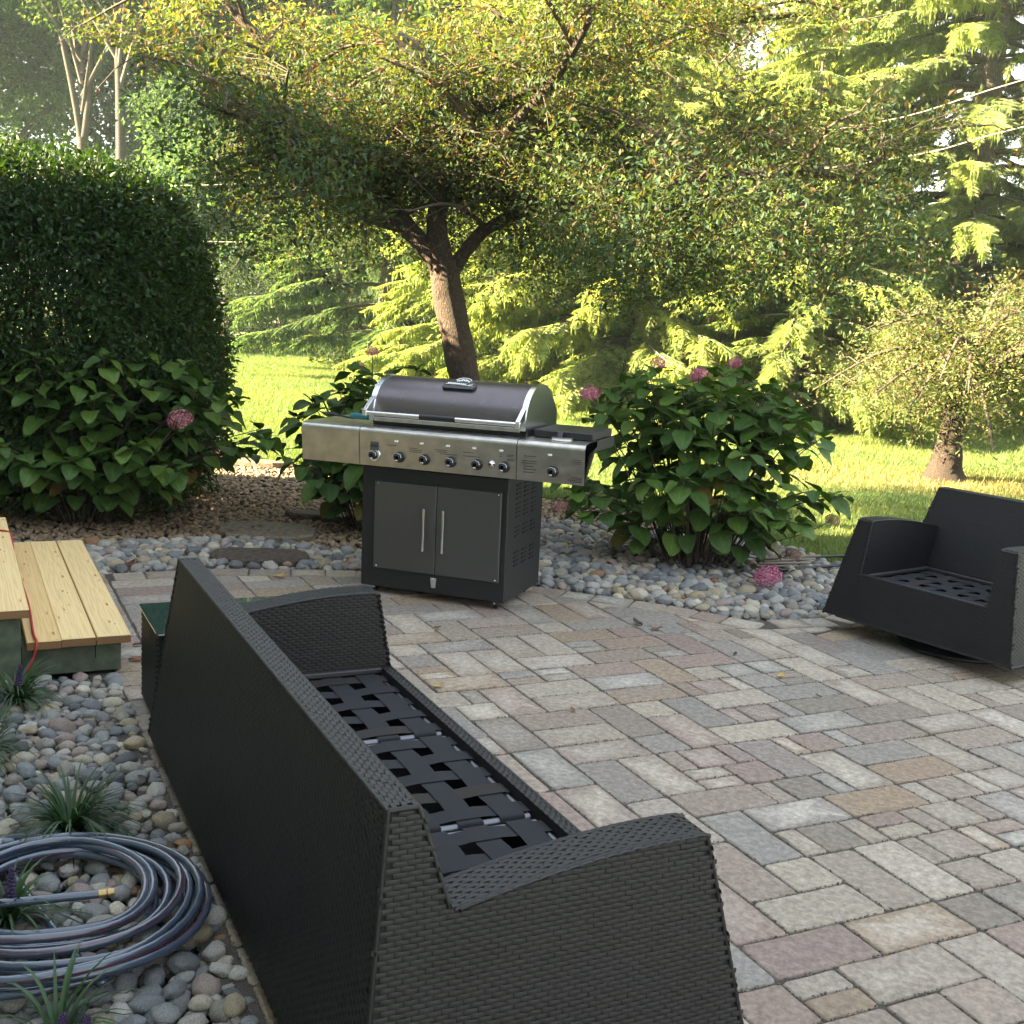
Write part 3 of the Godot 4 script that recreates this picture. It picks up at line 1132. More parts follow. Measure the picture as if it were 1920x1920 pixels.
	for q in 2:
		var zs := 1.0 if q else -1.0
		var ao: Node = root.get_child(1 + q)
		wrap.call(back, fine.call(Vector3(0.087, HB - 0.003, zs * (lh - 0.003)), Vector3(0.083 + ft, HB - 0.003, zs * (lh - 0.003))))
		wrap.call(back, fine.call(Vector3(0.003, y0, zs * (L.call(y0) - 0.003)), Vector3(0.086, HB, zs * (lh - 0.003))))
		var edge := []
		var y := HB
		while y > 0.51:
			edge.append(Vector3(XI.call(y) - 0.003, y, zs * (L.call(y) - 0.004)))
			y -= 0.011
		wrap.call(back, edge)
		var outer := []
		var inner := []
		for k in 58:
			var x := lerpf(0.225, 0.803, k / 57.0)
			var yt: float = AY.call(x) - 0.003
			outer.append(Vector3(x, yt, zs * (L.call(yt) - 0.003)))
			inner.append(Vector3(x, yt, zs * (inn + 0.003)))
		wrap.call(ao, outer)
		wrap.call(ao, inner)
		var fa := []
		var fb := []
		var fy: float = AY.call(0.803) - 0.004
		while fy > y0:
			fa.append(Vector3(XF.call(fy) - 0.003, fy, zs * (L.call(fy) - 0.003)))
			if fy > SR:
				fb.append(Vector3(XF.call(fy) - 0.003, fy, zs * (inn + 0.003)))
			fy -= 0.011
		wrap.call(ao, fa)
		wrap.call(ao, fb)
		wrap.call(ao, fine.call(fa[0], fb[0]))
		wrap.call(ao, fine.call(Vector3(0.0, y0, zs * L.call(y0)), Vector3(XF.call(y0), y0, zs * L.call(y0))))
	wrap.call(fo, fine.call(Vector3(XF.call(SR) - 0.003, SR - 0.002, -inn), Vector3(XF.call(SR) - 0.003, SR - 0.002, inn)))
	wrap.call(fo, fine.call(Vector3(XF.call(y0) - 0.003, y0, -inn - 0.1), Vector3(XF.call(y0) - 0.003, y0, inn + 0.1)))
	# floor of the seat box, seen through the webbing
	var fl := MB.new()
	fl.box(at(Vector3(0.54, y0 + 0.005, 0)), Vector3(0.62, 0.01, inn * 2.0), 0.0)
	obj("seat_floor", fl, M.wicker_base, root)
	var rim := MB.new()
	for zs in [-1.0, 1.0]:
		rim.box(at(Vector3(0.55, SR - 0.012, zs * (inn - 0.01))), Vector3(0.56, 0.02, 0.02), 0.004)
	rim.box(at(Vector3(0.285, SR - 0.012, 0)), Vector3(0.02, 0.02, inn * 2.0 - 0.04), 0.004)
	obj("seat_ledge", rim, mat(lin(0.028, 0.026, 0.026), 0.5), root)
	# steel frames with woven webbing
	var ys := SR - 0.032
	var xw0 := 0.31
	var xw1: float = XF.call(SR) - 0.058
	var span := (inn * 2.0 - 0.05) / modules
	for md in modules:
		var z0 := -inn + 0.025 + md * span
		var z1 := z0 + span - 0.012
		var fr := MB.new()
		fr.tube([Vector3(xw0, ys, z0 + 0.015), Vector3(xw1, ys, z0 + 0.015)], 0.012, 8)
		fr.tube([Vector3(xw0, ys, z1 - 0.015), Vector3(xw1, ys, z1 - 0.015)], 0.012, 8)
		fr.tube([Vector3(xw1, ys, z0 + 0.015), Vector3(xw1, ys, z1 - 0.015)], 0.010, 8)
		fr.tube([Vector3(xw0, ys, z0 + 0.015), Vector3(xw0, ys, z1 - 0.015)], 0.010, 8)
		obj("seat_frame", fr, M.tube_metal, root)
		var nx := 4       # straps running along the seat
		var nz := int(round((z1 - z0) / 0.118))
		var wz := 0.068
		var wx := 0.074
		var zc := []
		for k in nz:
			zc.append(lerpf(z0 + 0.06, z1 - 0.06, k / float(nz - 1)))
		var xc := []
		for k in nx:
			xc.append(lerpf(xw0 + 0.055, xw1 - 0.055, k / (nx - 1.0)))
		for k in nx:
			obj("strap", strap_mesh(Vector3(xc[k], ys, z0 + 0.002), Vector3(xc[k], ys, z1 - 0.002), wx, zc, k % 2, Vector3.RIGHT), M.strap, root)
		for k in nz:
			obj("strap", strap_mesh(Vector3(xw0 - 0.012, ys, zc[k]), Vector3(xw1 + 0.012, ys, zc[k]), wz, xc, (k + 1) % 2, Vector3.BACK), M.strap if (k + md) % 4 else M.strap_brown, root)

# a webbing strap from a to b that goes over and under at the given crossings
func strap_mesh(a: Vector3, b: Vector3, w: float, cross: Array, phase: int, side: Vector3) -> MB:
	var m := MB.new()
	var P := []
	var d := (b - a).normalized()
	var lead := side * w * 0.5
	if d.cross(Vector3.UP).dot(side) < 0.0:
		lead = -lead
	var line := [a + Vector3(0, -0.014, 0), a + Vector3(0, 0.012, 0)]
	var hgt := func(k: int) -> float: return 0.0155 + (0.0016 if (k + phase) % 2 else -0.0016)
	for k in cross.size():
		var along: float = cross[k] - (a.x if absf(d.x) > 0.5 else a.z)
		for e in [-0.046, -0.03, 0.03, 0.046]:
			var y: float = hgt.call(k)
			line.append(a + d * (along + e) + Vector3(0, y, 0))
	line.append(b + Vector3(0, 0.012, 0))
	line.append(b + Vector3(0, -0.014, 0))
	for p in line:
		P.append([p + lead, p - lead])
	m.grid(P)
	return m

func make_sofa() -> void:
	rng.seed = 300
	dash = dash_mesh()
	var s := thing("wicker_sofa", "long dark brown wicker sofa without cushions, black seat webbing bare", "sofa", ab(0.63, 2.99), -TH)
	wicker_seat(s, 1.11, 0.105, 3)
	for p in [[0.40, 0.30], [0.47, -0.335]]:
		var tie := MB.new()
		tie.tube([Vector3(p[0], 0.25, p[1] - 0.03), Vector3(p[0], 0.267, p[1] - 0.012), Vector3(p[0] + 0.003, 0.268, p[1] + 0.014), Vector3(p[0] + 0.004, 0.25, p[1] + 0.03)], 0.004, 6)
		obj("cable_tie", tie, M.white_plastic, s)
	var c := thing("wicker_armchair", "dark wicker swivel armchair without cushion at the patio's lawn side", "armchair", Vector3(2.79, 0.055, -6.29), PI + 0.628)
	wicker_seat(c, 0.465, 0.09, 1)
	var base := MB.new()
	base.lathe(at(Vector3(0.47, -0.055, 0)), [Vector2(0.0, 0.002), Vector2(0.31, 0.002), Vector2(0.325, 0.012), Vector2(0.31, 0.026), Vector2(0.26, 0.034), Vector2(0.08, 0.045), Vector2(0.06, 0.10), Vector2(0.0, 0.10)], 28)
	obj("swivel_base", base, M.black_metal, c)
	# low table behind the far arm of the sofa
	var t := thing("side_table", "low wicker side table with green glass top beyond the sofa", "side table", ab(0.68, 4.48), -TH)
	var b := MB.new()
	b.box(at(Vector3(0.27, 0.2, 0)), Vector3(0.54, 0.36, 0.44), 0.012)
	var bo := obj("table_base", b, M.wicker_base, t)
	var yes := func(_s: float, _t: float) -> bool: return true
	weave(bo, func(s2, t2): return Vector3(0.0, t2, s2), yes, -0.22, 0.22, 0.02, 0.382)
	weave(bo, func(s2, t2): return Vector3(s2, t2, 0.22), yes, 0.0, 0.54, 0.02, 0.382)
	weave(bo, func(s2, t2): return Vector3(0.54, t2, -s2), yes, -0.22, 0.22, 0.02, 0.382)
	weave(bo, func(s2, t2): return Vector3(0.54 - s2, t2, -0.22), yes, 0.0, 0.54, 0.02, 0.382)
	var g := MB.new()
	g.box(at(Vector3(0.27, 0.392, 0)), Vector3(0.56, 0.012, 0.46), 0.004)
	obj("glass_top", g, M.glass_top, t)

# ---------------------------------------------------------------- grill
func make_grill() -> void:
	# x along the front from the cabinet's left end, y up, z towards the viewer from the cabinet front
	var g := thing("gas_grill", "stainless gas grill with black cabinet and closed dark hood", "grill", Vector3(-0.845, 0.0, -6.50), -deg_to_rad(20.4))
	g.rotation.z = 0.012
	var W := 0.885
	var D := 0.56
	var m := MB.new()
	# cabinet: frame, sides, floor
	m.box(at(Vector3(W * 0.5, 0.385, -D * 0.5)), Vector3(W, 0.69, D), 0.006)
	var cab := obj("cabinet", m, M.black_metal, g)
	# louvre slots on the right side
	var sl := MB.new()
	var lv := MB.new()
	for grp in [[0.68, 4], [0.575, 4], [0.445, 3], [0.30, 4]]:
		for r in grp[1]:
			for k in 3:
				var z := -0.155 - k * 0.125
				var y: float = grp[0] - r * 0.024
				sl.box(Transform3D(Basis(Vector3.RIGHT, 0.0), Vector3(W + 0.001, y, z)), Vector3(0.003, 0.009, 0.075))
				lv.box(Transform3D(Basis(Vector3.BACK, 0.6), Vector3(W + 0.004, y - 0.002, z)), Vector3(0.009, 0.002, 0.072))
	obj("louver_slots", sl, M.slot, cab).set_meta("kind", "stuff")
	obj("louver_fins", lv, M.black_metal, cab).set_meta("kind", "stuff")
	# doors
	for k in 2:
		var d := MB.new()
		var x0 := 0.085 if k == 0 else 0.470
		d.box(at(Vector3(x0 + 0.1905, 0.402, 0.008)), Vector3(0.381, 0.50, 0.016), 0.003)
		var dd := obj("door", d, M.door, g)
		var h := MB.new()
		var hx := 0.405 if k == 0 else 0.522
		h.tube([Vector3(hx, 0.285, 0.044), Vector3(hx, 0.525, 0.044)], 0.0075, 10)
		for y in [0.305, 0.505]:
			h.tube([Vector3(hx, y, 0.016), Vector3(hx, y, 0.044)], 0.005, 8)
		obj("door_handle", h, M.chrome, dd)
		var sc := MB.new()
		for y in [0.165, 0.638]:
			sc.lathe(Transform3D(Basis(Vector3.RIGHT, PI / 2), Vector3(x0 + (0.02 if k == 0 else 0.361), y, 0.016)), [Vector2(0.005, 0.0), Vector2(0.004, 0.003), Vector2(0.0, 0.004)], 8)
		obj("hinge_screw", sc, M.chrome, dd)
	# latch shaped hook under the doors
	var lt := MB.new()
	lt.prism(Transform3D(Basis(), Vector3(0.462, 0.105, 0.0)), [Vector2(-0.014, -0.03), Vector2(0.014, -0.03), Vector2(0.02, 0.03), Vector2(-0.02, 0.03)], 0.0, 0.012, Color.WHITE, 0.003)
	lt.box(at(Vector3(0.462, 0.11, 0.013)), Vector3(0.011, 0.045, 0.006), 0.002)
	obj("bottle_opener", lt, M.chrome, g)
	# casters
	for p in [[0.07, -0.06], [W - 0.07, -0.06], [0.07, -D + 0.06], [W - 0.07, -D + 0.06]]:
		var cs := MB.new()
		var drop: float = -p[0] * 0.012
		cs.lathe(Transform3D(Basis(Vector3.BACK, PI / 2), Vector3(p[0] + 0.012, 0.028 + drop, p[1])), [Vector2(0.0, 0.0), Vector2(0.022, 0.0), Vector2(0.027, 0.004), Vector2(0.027, 0.02), Vector2(0.022, 0.024), Vector2(0.0, 0.024)], 16)
		cs.box(at(Vector3(p[0], 0.045, p[1])), Vector3(0.035, 0.02, 0.03), 0.004)
		obj("caster", cs, M.black_plastic, g)
		var br := MB.new()
		br.box(at(Vector3(p[0], 0.03 + drop * 0.5, p[1] + 0.03)), Vector3(0.012, 0.014, 0.006), 0.002)
		obj("caster_brake", br, M.chrome, g)
	# control panel and side shelves: bent sheet with a round nose
	var prof := []
	prof.append(Vector2(0.095, 0.745))
	prof.append(Vector2(0.108, 0.90))
	for k in 7:
		var a := PI * 0.5 * k / 6.0
		prof.append(Vector2(0.082 + 0.03 * cos(a), 0.925 + 0.032 * sin(a)))
	prof.append(Vector2(0.04, 0.962))
	var sheet := func(x0: float, x1: float, depth: float, mt: Material, called: String) -> MeshInstance3D:
		var s := MB.new()
		var pf := prof.duplicate()
		pf.append(Vector2(-depth, 0.962))
		var P := []
		for x in [x0, x0 + 0.004, x1 - 0.004, x1]:
			var row := []
			for q in pf:
				var inset := 0.0015 if (x == x0 or x == x1) else 0.0
				row.append(Vector3(x, q.y - inset, q.x - inset))
			P.append(row)
		s.grid(P)
		# closed ends and a folded lip below
		for x in [x0, x1]:
			var e := []
			for q in pf:
				e.append(Vector3(x, q.y, q.x))
			e.append(Vector3(x, 0.93, -depth))
			e.append(Vector3(x, 0.90, 0.05))
			e.append(Vector3(x, 0.745, 0.075))
			s.cpoly(e, Vector3((x0 + x1) * 0.5, 0.85, 0.0))
		s.cpoly([Vector3(x0, 0.745, 0.095), Vector3(x1, 0.745, 0.095), Vector3(x1, 0.745, 0.07), Vector3(x0, 0.745, 0.07)], Vector3((x0 + x1) * 0.5, 0.85, 0.0))
		return obj(called, s, mt, g)
	var left := sheet.call(-0.335, 0.029, 0.42, M.steel, "left_shelf") as MeshInstance3D
	var panel := sheet.call(0.031, 0.959, 0.06, M.steel, "control_panel") as MeshInstance3D
	var right := sheet.call(0.961, 1.335, 0.10, M.steel, "right_shelf") as MeshInstance3D
	var sb := MB.new()
	for x in [-0.31, 1.31]:
		sb.tube([Vector3(x, 0.90, 0.0), Vector3(x, 0.90, -0.44)], 0.012, 6)
	obj("shelf_support", sb, M.black_metal, g)
	# knobs
	for k in 7:
		var x: float = [0.125, 0.278, 0.43, 0.585, 0.738, 0.893, 1.165][k]
		var big := k == 0
		var kb := Transform3D(Basis(Vector3.RIGHT, PI / 2 - 0.08), Vector3(x, 0.806, 0.1005))
		var bz := MB.new()
		var R := 0.036 if big else 0.030
		bz.lathe(kb, [Vector2(R, 0.0), Vector2(R, 0.006), Vector2(R - 0.004, 0.010), Vector2(0.0, 0.010)], 24)
		var bo := obj("knob", bz, M.chrome if big else M.black_plastic, g)
		var kn := MB.new()
		kn.lathe(kb * at(Vector3(0, 0.010, 0)), [Vector2(0.025, 0.0), Vector2(0.0235, 0.022), Vector2(0.020, 0.026), Vector2(0.0, 0.0265)], 24)
		obj("knob_body", kn, M.black_plastic, bo)
		var gp := MB.new()
		gp.box(kb * at(Vector3(-0.003, 0.030, 0.0)), Vector3(0.018, 0.012, 0.046), 0.003)
		obj("knob_grip", gp, M.black_plastic if not big else M.dead_leaf, bo)
		var cr := MB.new()
		cr.box(kb * at(Vector3(-0.004, 0.0305, 0.0185)), Vector3(0.016, 0.013, 0.006), 0.001)
		cr.tube([kb * Vector3(-0.018, 0.034, -0.017), kb * Vector3(0.0, 0.036, -0.0215), kb * Vector3(0.018, 0.034, -0.014), kb * Vector3(0.0235, 0.033, 0.002)], 0.0016, 6)
		obj("knob_trim", cr, M.chrome, bo)
		# little reflector lamp above each knob
		if k > 0:
			var rf := MB.new()
			rf.box(at(Vector3(x - 0.02, 0.892, 0.1085)), Vector3(0.022, 0.010, 0.004), 0.001)
			obj("knob_light", rf, M.white_print, g)
	# plate over the first knob, ignition button, print on the sheet
	var pt := MB.new()
	pt.prism(Transform3D(Basis(Vector3.RIGHT, -0.08), Vector3(0.125, 0.853, 0.1045)), [Vector2(-0.027, -0.02), Vector2(0.027, -0.02), Vector2(0.027, 0.026), Vector2(0.0, 0.033), Vector2(-0.027, 0.026)], 0.0, 0.004, Color.WHITE, 0.001)
	obj("burner_plate", pt, M.tube_metal, panel)
	var pl := MB.new()
	for k in 5:
		pl.box(Transform3D(Basis(Vector3.RIGHT, -0.08), Vector3(0.107 + k * 0.009, 0.858, 0.1095)), Vector3(0.0065, 0.016, 0.001))
	for ln in [[0.20, 0.868, 0.06], [0.335, 0.862, 0.05], [0.335, 0.852, 0.08], [0.335, 0.842, 0.075], [0.49, 0.866, 0.07], [0.50, 0.856, 0.06], [0.52, 0.846, 0.10], [0.655, 0.866, 0.06], [0.655, 0.846, 0.1], [0.865, 0.872, 0.012], [0.865, 0.860, 0.012], [0.905, 0.872, 0.04], [0.905, 0.864, 0.035], [0.905, 0.850, 0.045], [0.905, 0.842, 0.045]]:
		pl.box(Transform3D(Basis(Vector3.RIGHT, -0.083), Vector3(ln[0] + ln[2] * 0.5, ln[1], 0.1058 + (ln[1] - 0.86) * 0.083)), Vector3(ln[2], 0.003, 0.001))
	obj("printed_lettering", pl, M.print, panel)
	var p2 := MB.new()
	for ln in [[1.0, 0.876, 0.07], [0.985, 0.85, 0.09], [0.985, 0.838, 0.09], [1.005, 0.822, 0.05], [1.0, 0.806, 0.07], [1.0, 0.79, 0.06], [1.265, 0.876, 0.05], [1.27, 0.867, 0.045], [1.28, 0.858, 0.035], [1.27, 0.785, 0.05], [1.255, 0.777, 0.065], [1.245, 0.769, 0.075], [1.26, 0.761, 0.06]]:
		p2.box(Transform3D(Basis(Vector3.RIGHT, -0.083), Vector3(ln[0] + ln[2] * 0.5, ln[1], 0.1058 + (ln[1] - 0.86) * 0.083)), Vector3(ln[2], 0.0035, 0.001))
	obj("printed_lettering", p2, M.print, right)
	var ig := MB.new()
	var it := Transform3D(Basis(Vector3.RIGHT, PI / 2 - 0.08), Vector3(0.818, 0.815, 0.1005))
	ig.lathe(it, [Vector2(0.02, 0.0), Vector2(0.02, 0.006), Vector2(0.014, 0.009), Vector2(0.011, 0.018), Vector2(0.0, 0.019)], 16)
	obj("igniter_button", ig, M.chrome, g)
	# firebox and hood
	var hx0 := 0.045
	var hx1 := 0.975
	var fb := MB.new()
	fb.box(at(Vector3((hx0 + hx1) * 0.5, 0.945, -0.245)), Vector3(hx1 - hx0 - 0.01, 0.10, 0.47), 0.004)
	obj("firebox", fb, M.black_metal, g)
	var hp := []
	for k in 13:
		var a := PI * 0.62 * k / 12.0
		hp.append(Vector2(-0.21 + 0.235 * cos(a), 0.995 + 0.235 * pow(maxf(sin(a), 0.0), 0.85)))
	hp.append(Vector2(-0.36, 1.185))
	hp.append(Vector2(-0.47, 1.08))
	hp.append(Vector2(-0.475, 0.985))
	var shell := func(x0: float, x1: float, grow: float) -> MB:
		var s := MB.new()
		var P := []
		for x in [x0, x1]:
			var row := []
			for q in hp:
				var o: Vector2 = (q - Vector2(-0.22, 1.0)).normalized() * grow
				row.append(Vector3(x, q.y + o.y, q.x + o.x))
			P.append(row)
		s.grid(P)
		for x in [x0, x1]:
			var e := []
			for q in hp:
				var o: Vector2 = (q - Vector2(-0.22, 1.0)).normalized() * grow
				e.append(Vector3(x, q.y + o.y, q.x + o.x))
			s.cpoly(e, Vector3((x0 + x1) * 0.5, 1.05, -0.2))
		return s
	var hood := obj("hood", shell.call(hx0 + 0.03, hx1 - 0.03, 0.0), M.hood, g)
	obj("hood_end", shell.call(hx0, hx0 + 0.032, 0.005), M.steel_bright, hood)
	obj("hood_end", shell.call(hx1 - 0.032, hx1, 0.005), M.steel_bright, hood)
	var lip := MB.new()
	lip.box(at(Vector3((hx0 + hx1) * 0.5, 0.998, 0.028)), Vector3(hx1 - hx0 - 0.066, 0.022, 0.006), 0.001)
	obj("hood_lip", lip, M.steel, hood)
	# handle on two brackets
	var hb := MB.new()
	hb.tube([Vector3(hx0 + 0.0, 1.035, 0.10), Vector3(hx1 - 0.0, 1.035, 0.10)], 0.012, 12)
	var ho := obj("hood_handle", hb, M.chrome, hood)
	var gr := MB.new()
	var pts := []
	for k in 33:
		pts.append(Vector3(lerpf(0.39, 0.60, k / 32.0), 1.035, 0.10))
	var rads := []
	for k in 33:
		rads.append(0.0145 + 0.002 * (k % 2))
	gr.tube(pts, rads, 12)
	obj("handle_grip", gr, M.black_plastic, ho)
	for x in [hx0 + 0.016, hx1 - 0.016]:
		var bk := MB.new()
		bk.prism(Transform3D(Basis(Vector3.UP, -PI / 2), Vector3(x + 0.012, 0, 0)), [Vector2(0.09, 1.02), Vector2(0.115, 1.02), Vector2(0.115, 1.05), Vector2(0.025, 1.115), Vector2(-0.0, 1.105), Vector2(0.0, 1.07)], 0.0, 0.024, Color.WHITE, 0.002)
		obj("handle_bracket", bk, M.chrome, ho)
	# badge: black plaque with a domed head, pale emblem and a line of small letters
	var bt := Transform3D(Basis(Vector3.RIGHT, -1.06), Vector3(0.545, 1.203, -0.088))
	var bd := MB.new()
	var shape := []
	for q in [[-0.09, -0.045], [0.082, -0.045], [0.094, -0.03], [0.094, 0.0], [0.082, 0.022]]:
		shape.append(Vector2(q[0], q[1]))
	for k in 7:
		var a := PI * k / 6.0
		shape.append(Vector2(0.012 + 0.058 * cos(a), 0.026 + 0.042 * sin(a)))
	shape.append(Vector2(-0.085, 0.014))
	shape.append(Vector2(-0.10, 0.0))
	shape.append(Vector2(-0.10, -0.03))
	bd.prism(bt, shape, -0.006, 0.012, Color.WHITE, 0.003)
	var bdo := obj("badge", bd, M.black_plastic, hood)
	var em := MB.new()
	var arc := []
	for k in 11:
		var a := lerpf(0.25, PI - 0.25, k / 10.0)
		arc.append(bt * Vector3(0.008 + 0.047 * cos(a), 0.024 + 0.034 * sin(a), 0.014))
	em.tube(arc, 0.0028, 6)
	for k in 9:
		em.box(bt * Transform3D(Basis(Vector3.BACK, 0.5 * sin(k * 2.0)), Vector3(-0.026 + k * 0.0085, 0.026 + 0.012 * sin(k * PI / 8.0), 0.0135)), Vector3(0.006, 0.012 + 0.008 * sin(k * PI / 8.0), 0.002))
	for k in 9:
		em.box(bt * at(Vector3(-0.072 + k * 0.0125, 0.004 - k * 0.0007, 0.0135)), Vector3(0.0085, 0.009, 0.002))
	em.tube([bt * Vector3(-0.086, -0.007, 0.014), bt * Vector3(-0.02, -0.006, 0.014), bt * Vector3(0.03, -0.012, 0.014), bt * Vector3(0.078, -0.018, 0.014)], 0.0024, 6)
	em.tube([bt * Vector3(0.05, -0.012, 0.014), bt * Vector3(0.062, -0.002, 0.014), bt * Vector3(0.074, 0.004, 0.014)], 0.0018, 6)
	obj("badge_emblem", em, M.white_print, bdo)
	# side burner with its own flat lid
	var bl := MB.new()
	bl.box(at(Vector3(1.165, 0.985, -0.21)), Vector3(0.33, 0.042, 0.36), 0.006)
	var bo2 := obj("side_burner_lid", bl, M.black_metal, g)
	var bb := MB.new()
	bb.box(at(Vector3(1.15, 0.93, -0.26)), Vector3(0.36, 0.06, 0.38), 0.004)
	obj("side_burner_tray", bb, M.black_metal, g)
	var tb := MB.new()
	tb.box(Transform3D(Basis(Vector3.RIGHT, -0.6), Vector3(1.155, 0.985, -0.01)), Vector3(0.03, 0.06, 0.006), 0.002)
	obj("lid_tab", tb, M.black_plastic, bo2)
	var rg := MB.new()
	rg.lathe(at(Vector3(1.17, 0.9625, -0.005)), [Vector2(0.06, 0.0), Vector2(0.055, 0.012), Vector2(0.0, 0.013)], 20)
	obj("burner_ring", rg, M.steel, g)
	# tool lying on the left shelf
	var T := g.transform
	var tool := thing("grill_lighter", "long black lighter with teal handle lying on the grill's left shelf", "lighter", T * Vector3(-0.2, 0.974, -0.06), g.rotation.y)
	var rod := MB.new()
	rod.tube([Vector3(-0.06, 0.012, -0.06), Vector3(0.10, 0.008, 0.0)], 0.006, 8)
	rod.box(Transform3D(Basis(Vector3.UP, 0.5), Vector3(-0.09, 0.014, -0.075)), Vector3(0.07, 0.012, 0.02), 0.003)
	obj("lighter_rod", rod, M.black_plastic, tool)
	var hd := MB.new()
	hd.tube([Vector3(0.09, 0.02, 0.0), Vector3(0.13, 0.026, 0.01), Vector3(0.21, 0.022, 0.03)], [0.017, 0.019, 0.013], 10)
	obj("lighter_handle", hd, M.teal, tool)

# ---------------------------------------------------------------- steps, hose, small things
func make_steps() -> void:
	var s := thing("wooden_steps", "two new yellow pine steps with sage green sides left of sofa", "steps", ab(0.0, 0.0), -TH)
	var plank := func(a0: float, a1: float, b0: float, b1: float, y: float, k: int, off: float):
		var m := MB.new()
		var hx := (a1 - a0) * 0.5
		var hz := (b1 - b0) * 0.5
		var h := 0.036
		var c := 0.003
		# top, worn edges and sides with the grain running along
		var ring := func(q: float, yy: float) -> Array:
			return [Vector3(-hx + q, yy, hz - q), Vector3(hx - q, yy, hz - q), Vector3(hx - q, yy, -hz + q), Vector3(-hx + q, yy, -hz + q)]
		var r0: Array = ring.call(c, h)
		var r1: Array = ring.call(0.0, h - c)
		var r2: Array = ring.call(0.0, 0.0)
		m.poly(r0, Color.WHITE, [Vector2(0.04, off), Vector2(0.96, off), Vector2(0.96, off + 0.9), Vector2(0.04, off + 0.9)])
		for j in 4:
			var jj := (j + 1) % 4
			m.poly([r1[j], r1[jj], r0[jj], r0[j]], Color.WHITE, [Vector2(0.04, off), Vector2(0.1, off), Vector2(0.1, off + 0.02), Vector2(0.04, off + 0.02)])
		for j in [1, 3]:
			var jj: int = (j + 1) % 4
			m.poly([r2[j], r2[jj], r1[jj], r1[j]], Color.WHITE, [Vector2(0.9, off), Vector2(0.9, off + 0.9), Vector2(0.99, off + 0.9), Vector2(0.99, off)])
		r2.reverse()
		m.poly(r2)
		var o := obj("plank", m, M.planks[k], s)
		o.position = Vector3((a0 + a1) * 0.5, y, -(b0 + b1) * 0.5)
		for z in [hz, -hz]:
			var e := MB.new()
			e.box(at(Vector3(0, h * 0.5 - 0.002, z)), Vector3(hx * 2.0 - 0.002, h - 0.006, 0.0016))
			obj("end_grain", e, M.plank_end, o)
	plank.call(0.268, 0.403, 5.02, 7.05, 0.142, 0, 0.07)
	plank.call(0.404, 0.540, 5.03, 7.05, 0.1425, 1, 0.35)
	plank.call(0.547, 0.684, 5.035, 7.055, 0.142, 2, 0.62)
	plank.call(0.14, 0.276, 4.945, 6.98, 0.302, 1, 0.2)
	plank.call(0.0, 0.136, 4.945, 6.98, 0.302, 2, 0.5)
	plank.call(-0.14, -0.004, 4.945, 6.98, 0.302, 0, 0.8)
	plank.call(-0.28, -0.144, 4.945, 6.98, 0.302, 1, 0.44)
	var pn := MB.new()
	pn.box(at(Vector3(0.45, 0.075, -6.05)), Vector3(0.40, 0.132, 1.93), 0.003)
	obj("riser", pn, M.sage, s)
	var p2 := MB.new()
	p2.box(at(Vector3(-0.02, 0.150, -6.0)), Vector3(0.53, 0.302, 1.98), 0.003)
	obj("riser", p2, M.sage, s)
	var cr := MB.new()
	cr.box(at(Vector3(0.5435, 0.105, -5.0835)), Vector3(0.004, 0.07, 0.003))
	obj("saw_cut", cr, M.slot, s)
	# red cord over the upper step
	var c := thing("red_cord", "thin red cord looped over the upper pine step and down its side", "cord", ab(0, 0), -TH)
	var L := MB.new()
	L.tube(smooth([Vector3(0.0, 0.343, -6.70), Vector3(0.12, 0.344, -6.64), Vector3(0.22, 0.345, -6.58), Vector3(0.272, 0.338, -6.55), Vector3(0.286, 0.30, -6.50), Vector3(0.29, 0.20, -6.40), Vector3(0.30, 0.188, -6.2), Vector3(0.31, 0.187, -5.6), Vector3(0.30, 0.187, -5.12), Vector3(0.305, 0.18, -5.0), Vector3(0.29, 0.12, -4.98), Vector3(0.25, 0.06, -4.96), Vector3(0.18, 0.02, -4.94), Vector3(0.05, 0.0, -4.9)], 5), 0.0055, 7)
	obj("cord", L, M.red_cord, c)

func smooth(p: Array, n: int) -> Array:
	var out := []
	for k in p.size() - 1:
		var a: Vector3 = p[max(k - 1, 0)]
		var b: Vector3 = p[k]
		var c: Vector3 = p[k + 1]
		var d: Vector3 = p[min(k + 2, p.size() - 1)]
		for j in n:
			out.append(b.cubic_interpolate(c, a, d, float(j) / n))
	out.append(p[p.size() - 1])
	return out

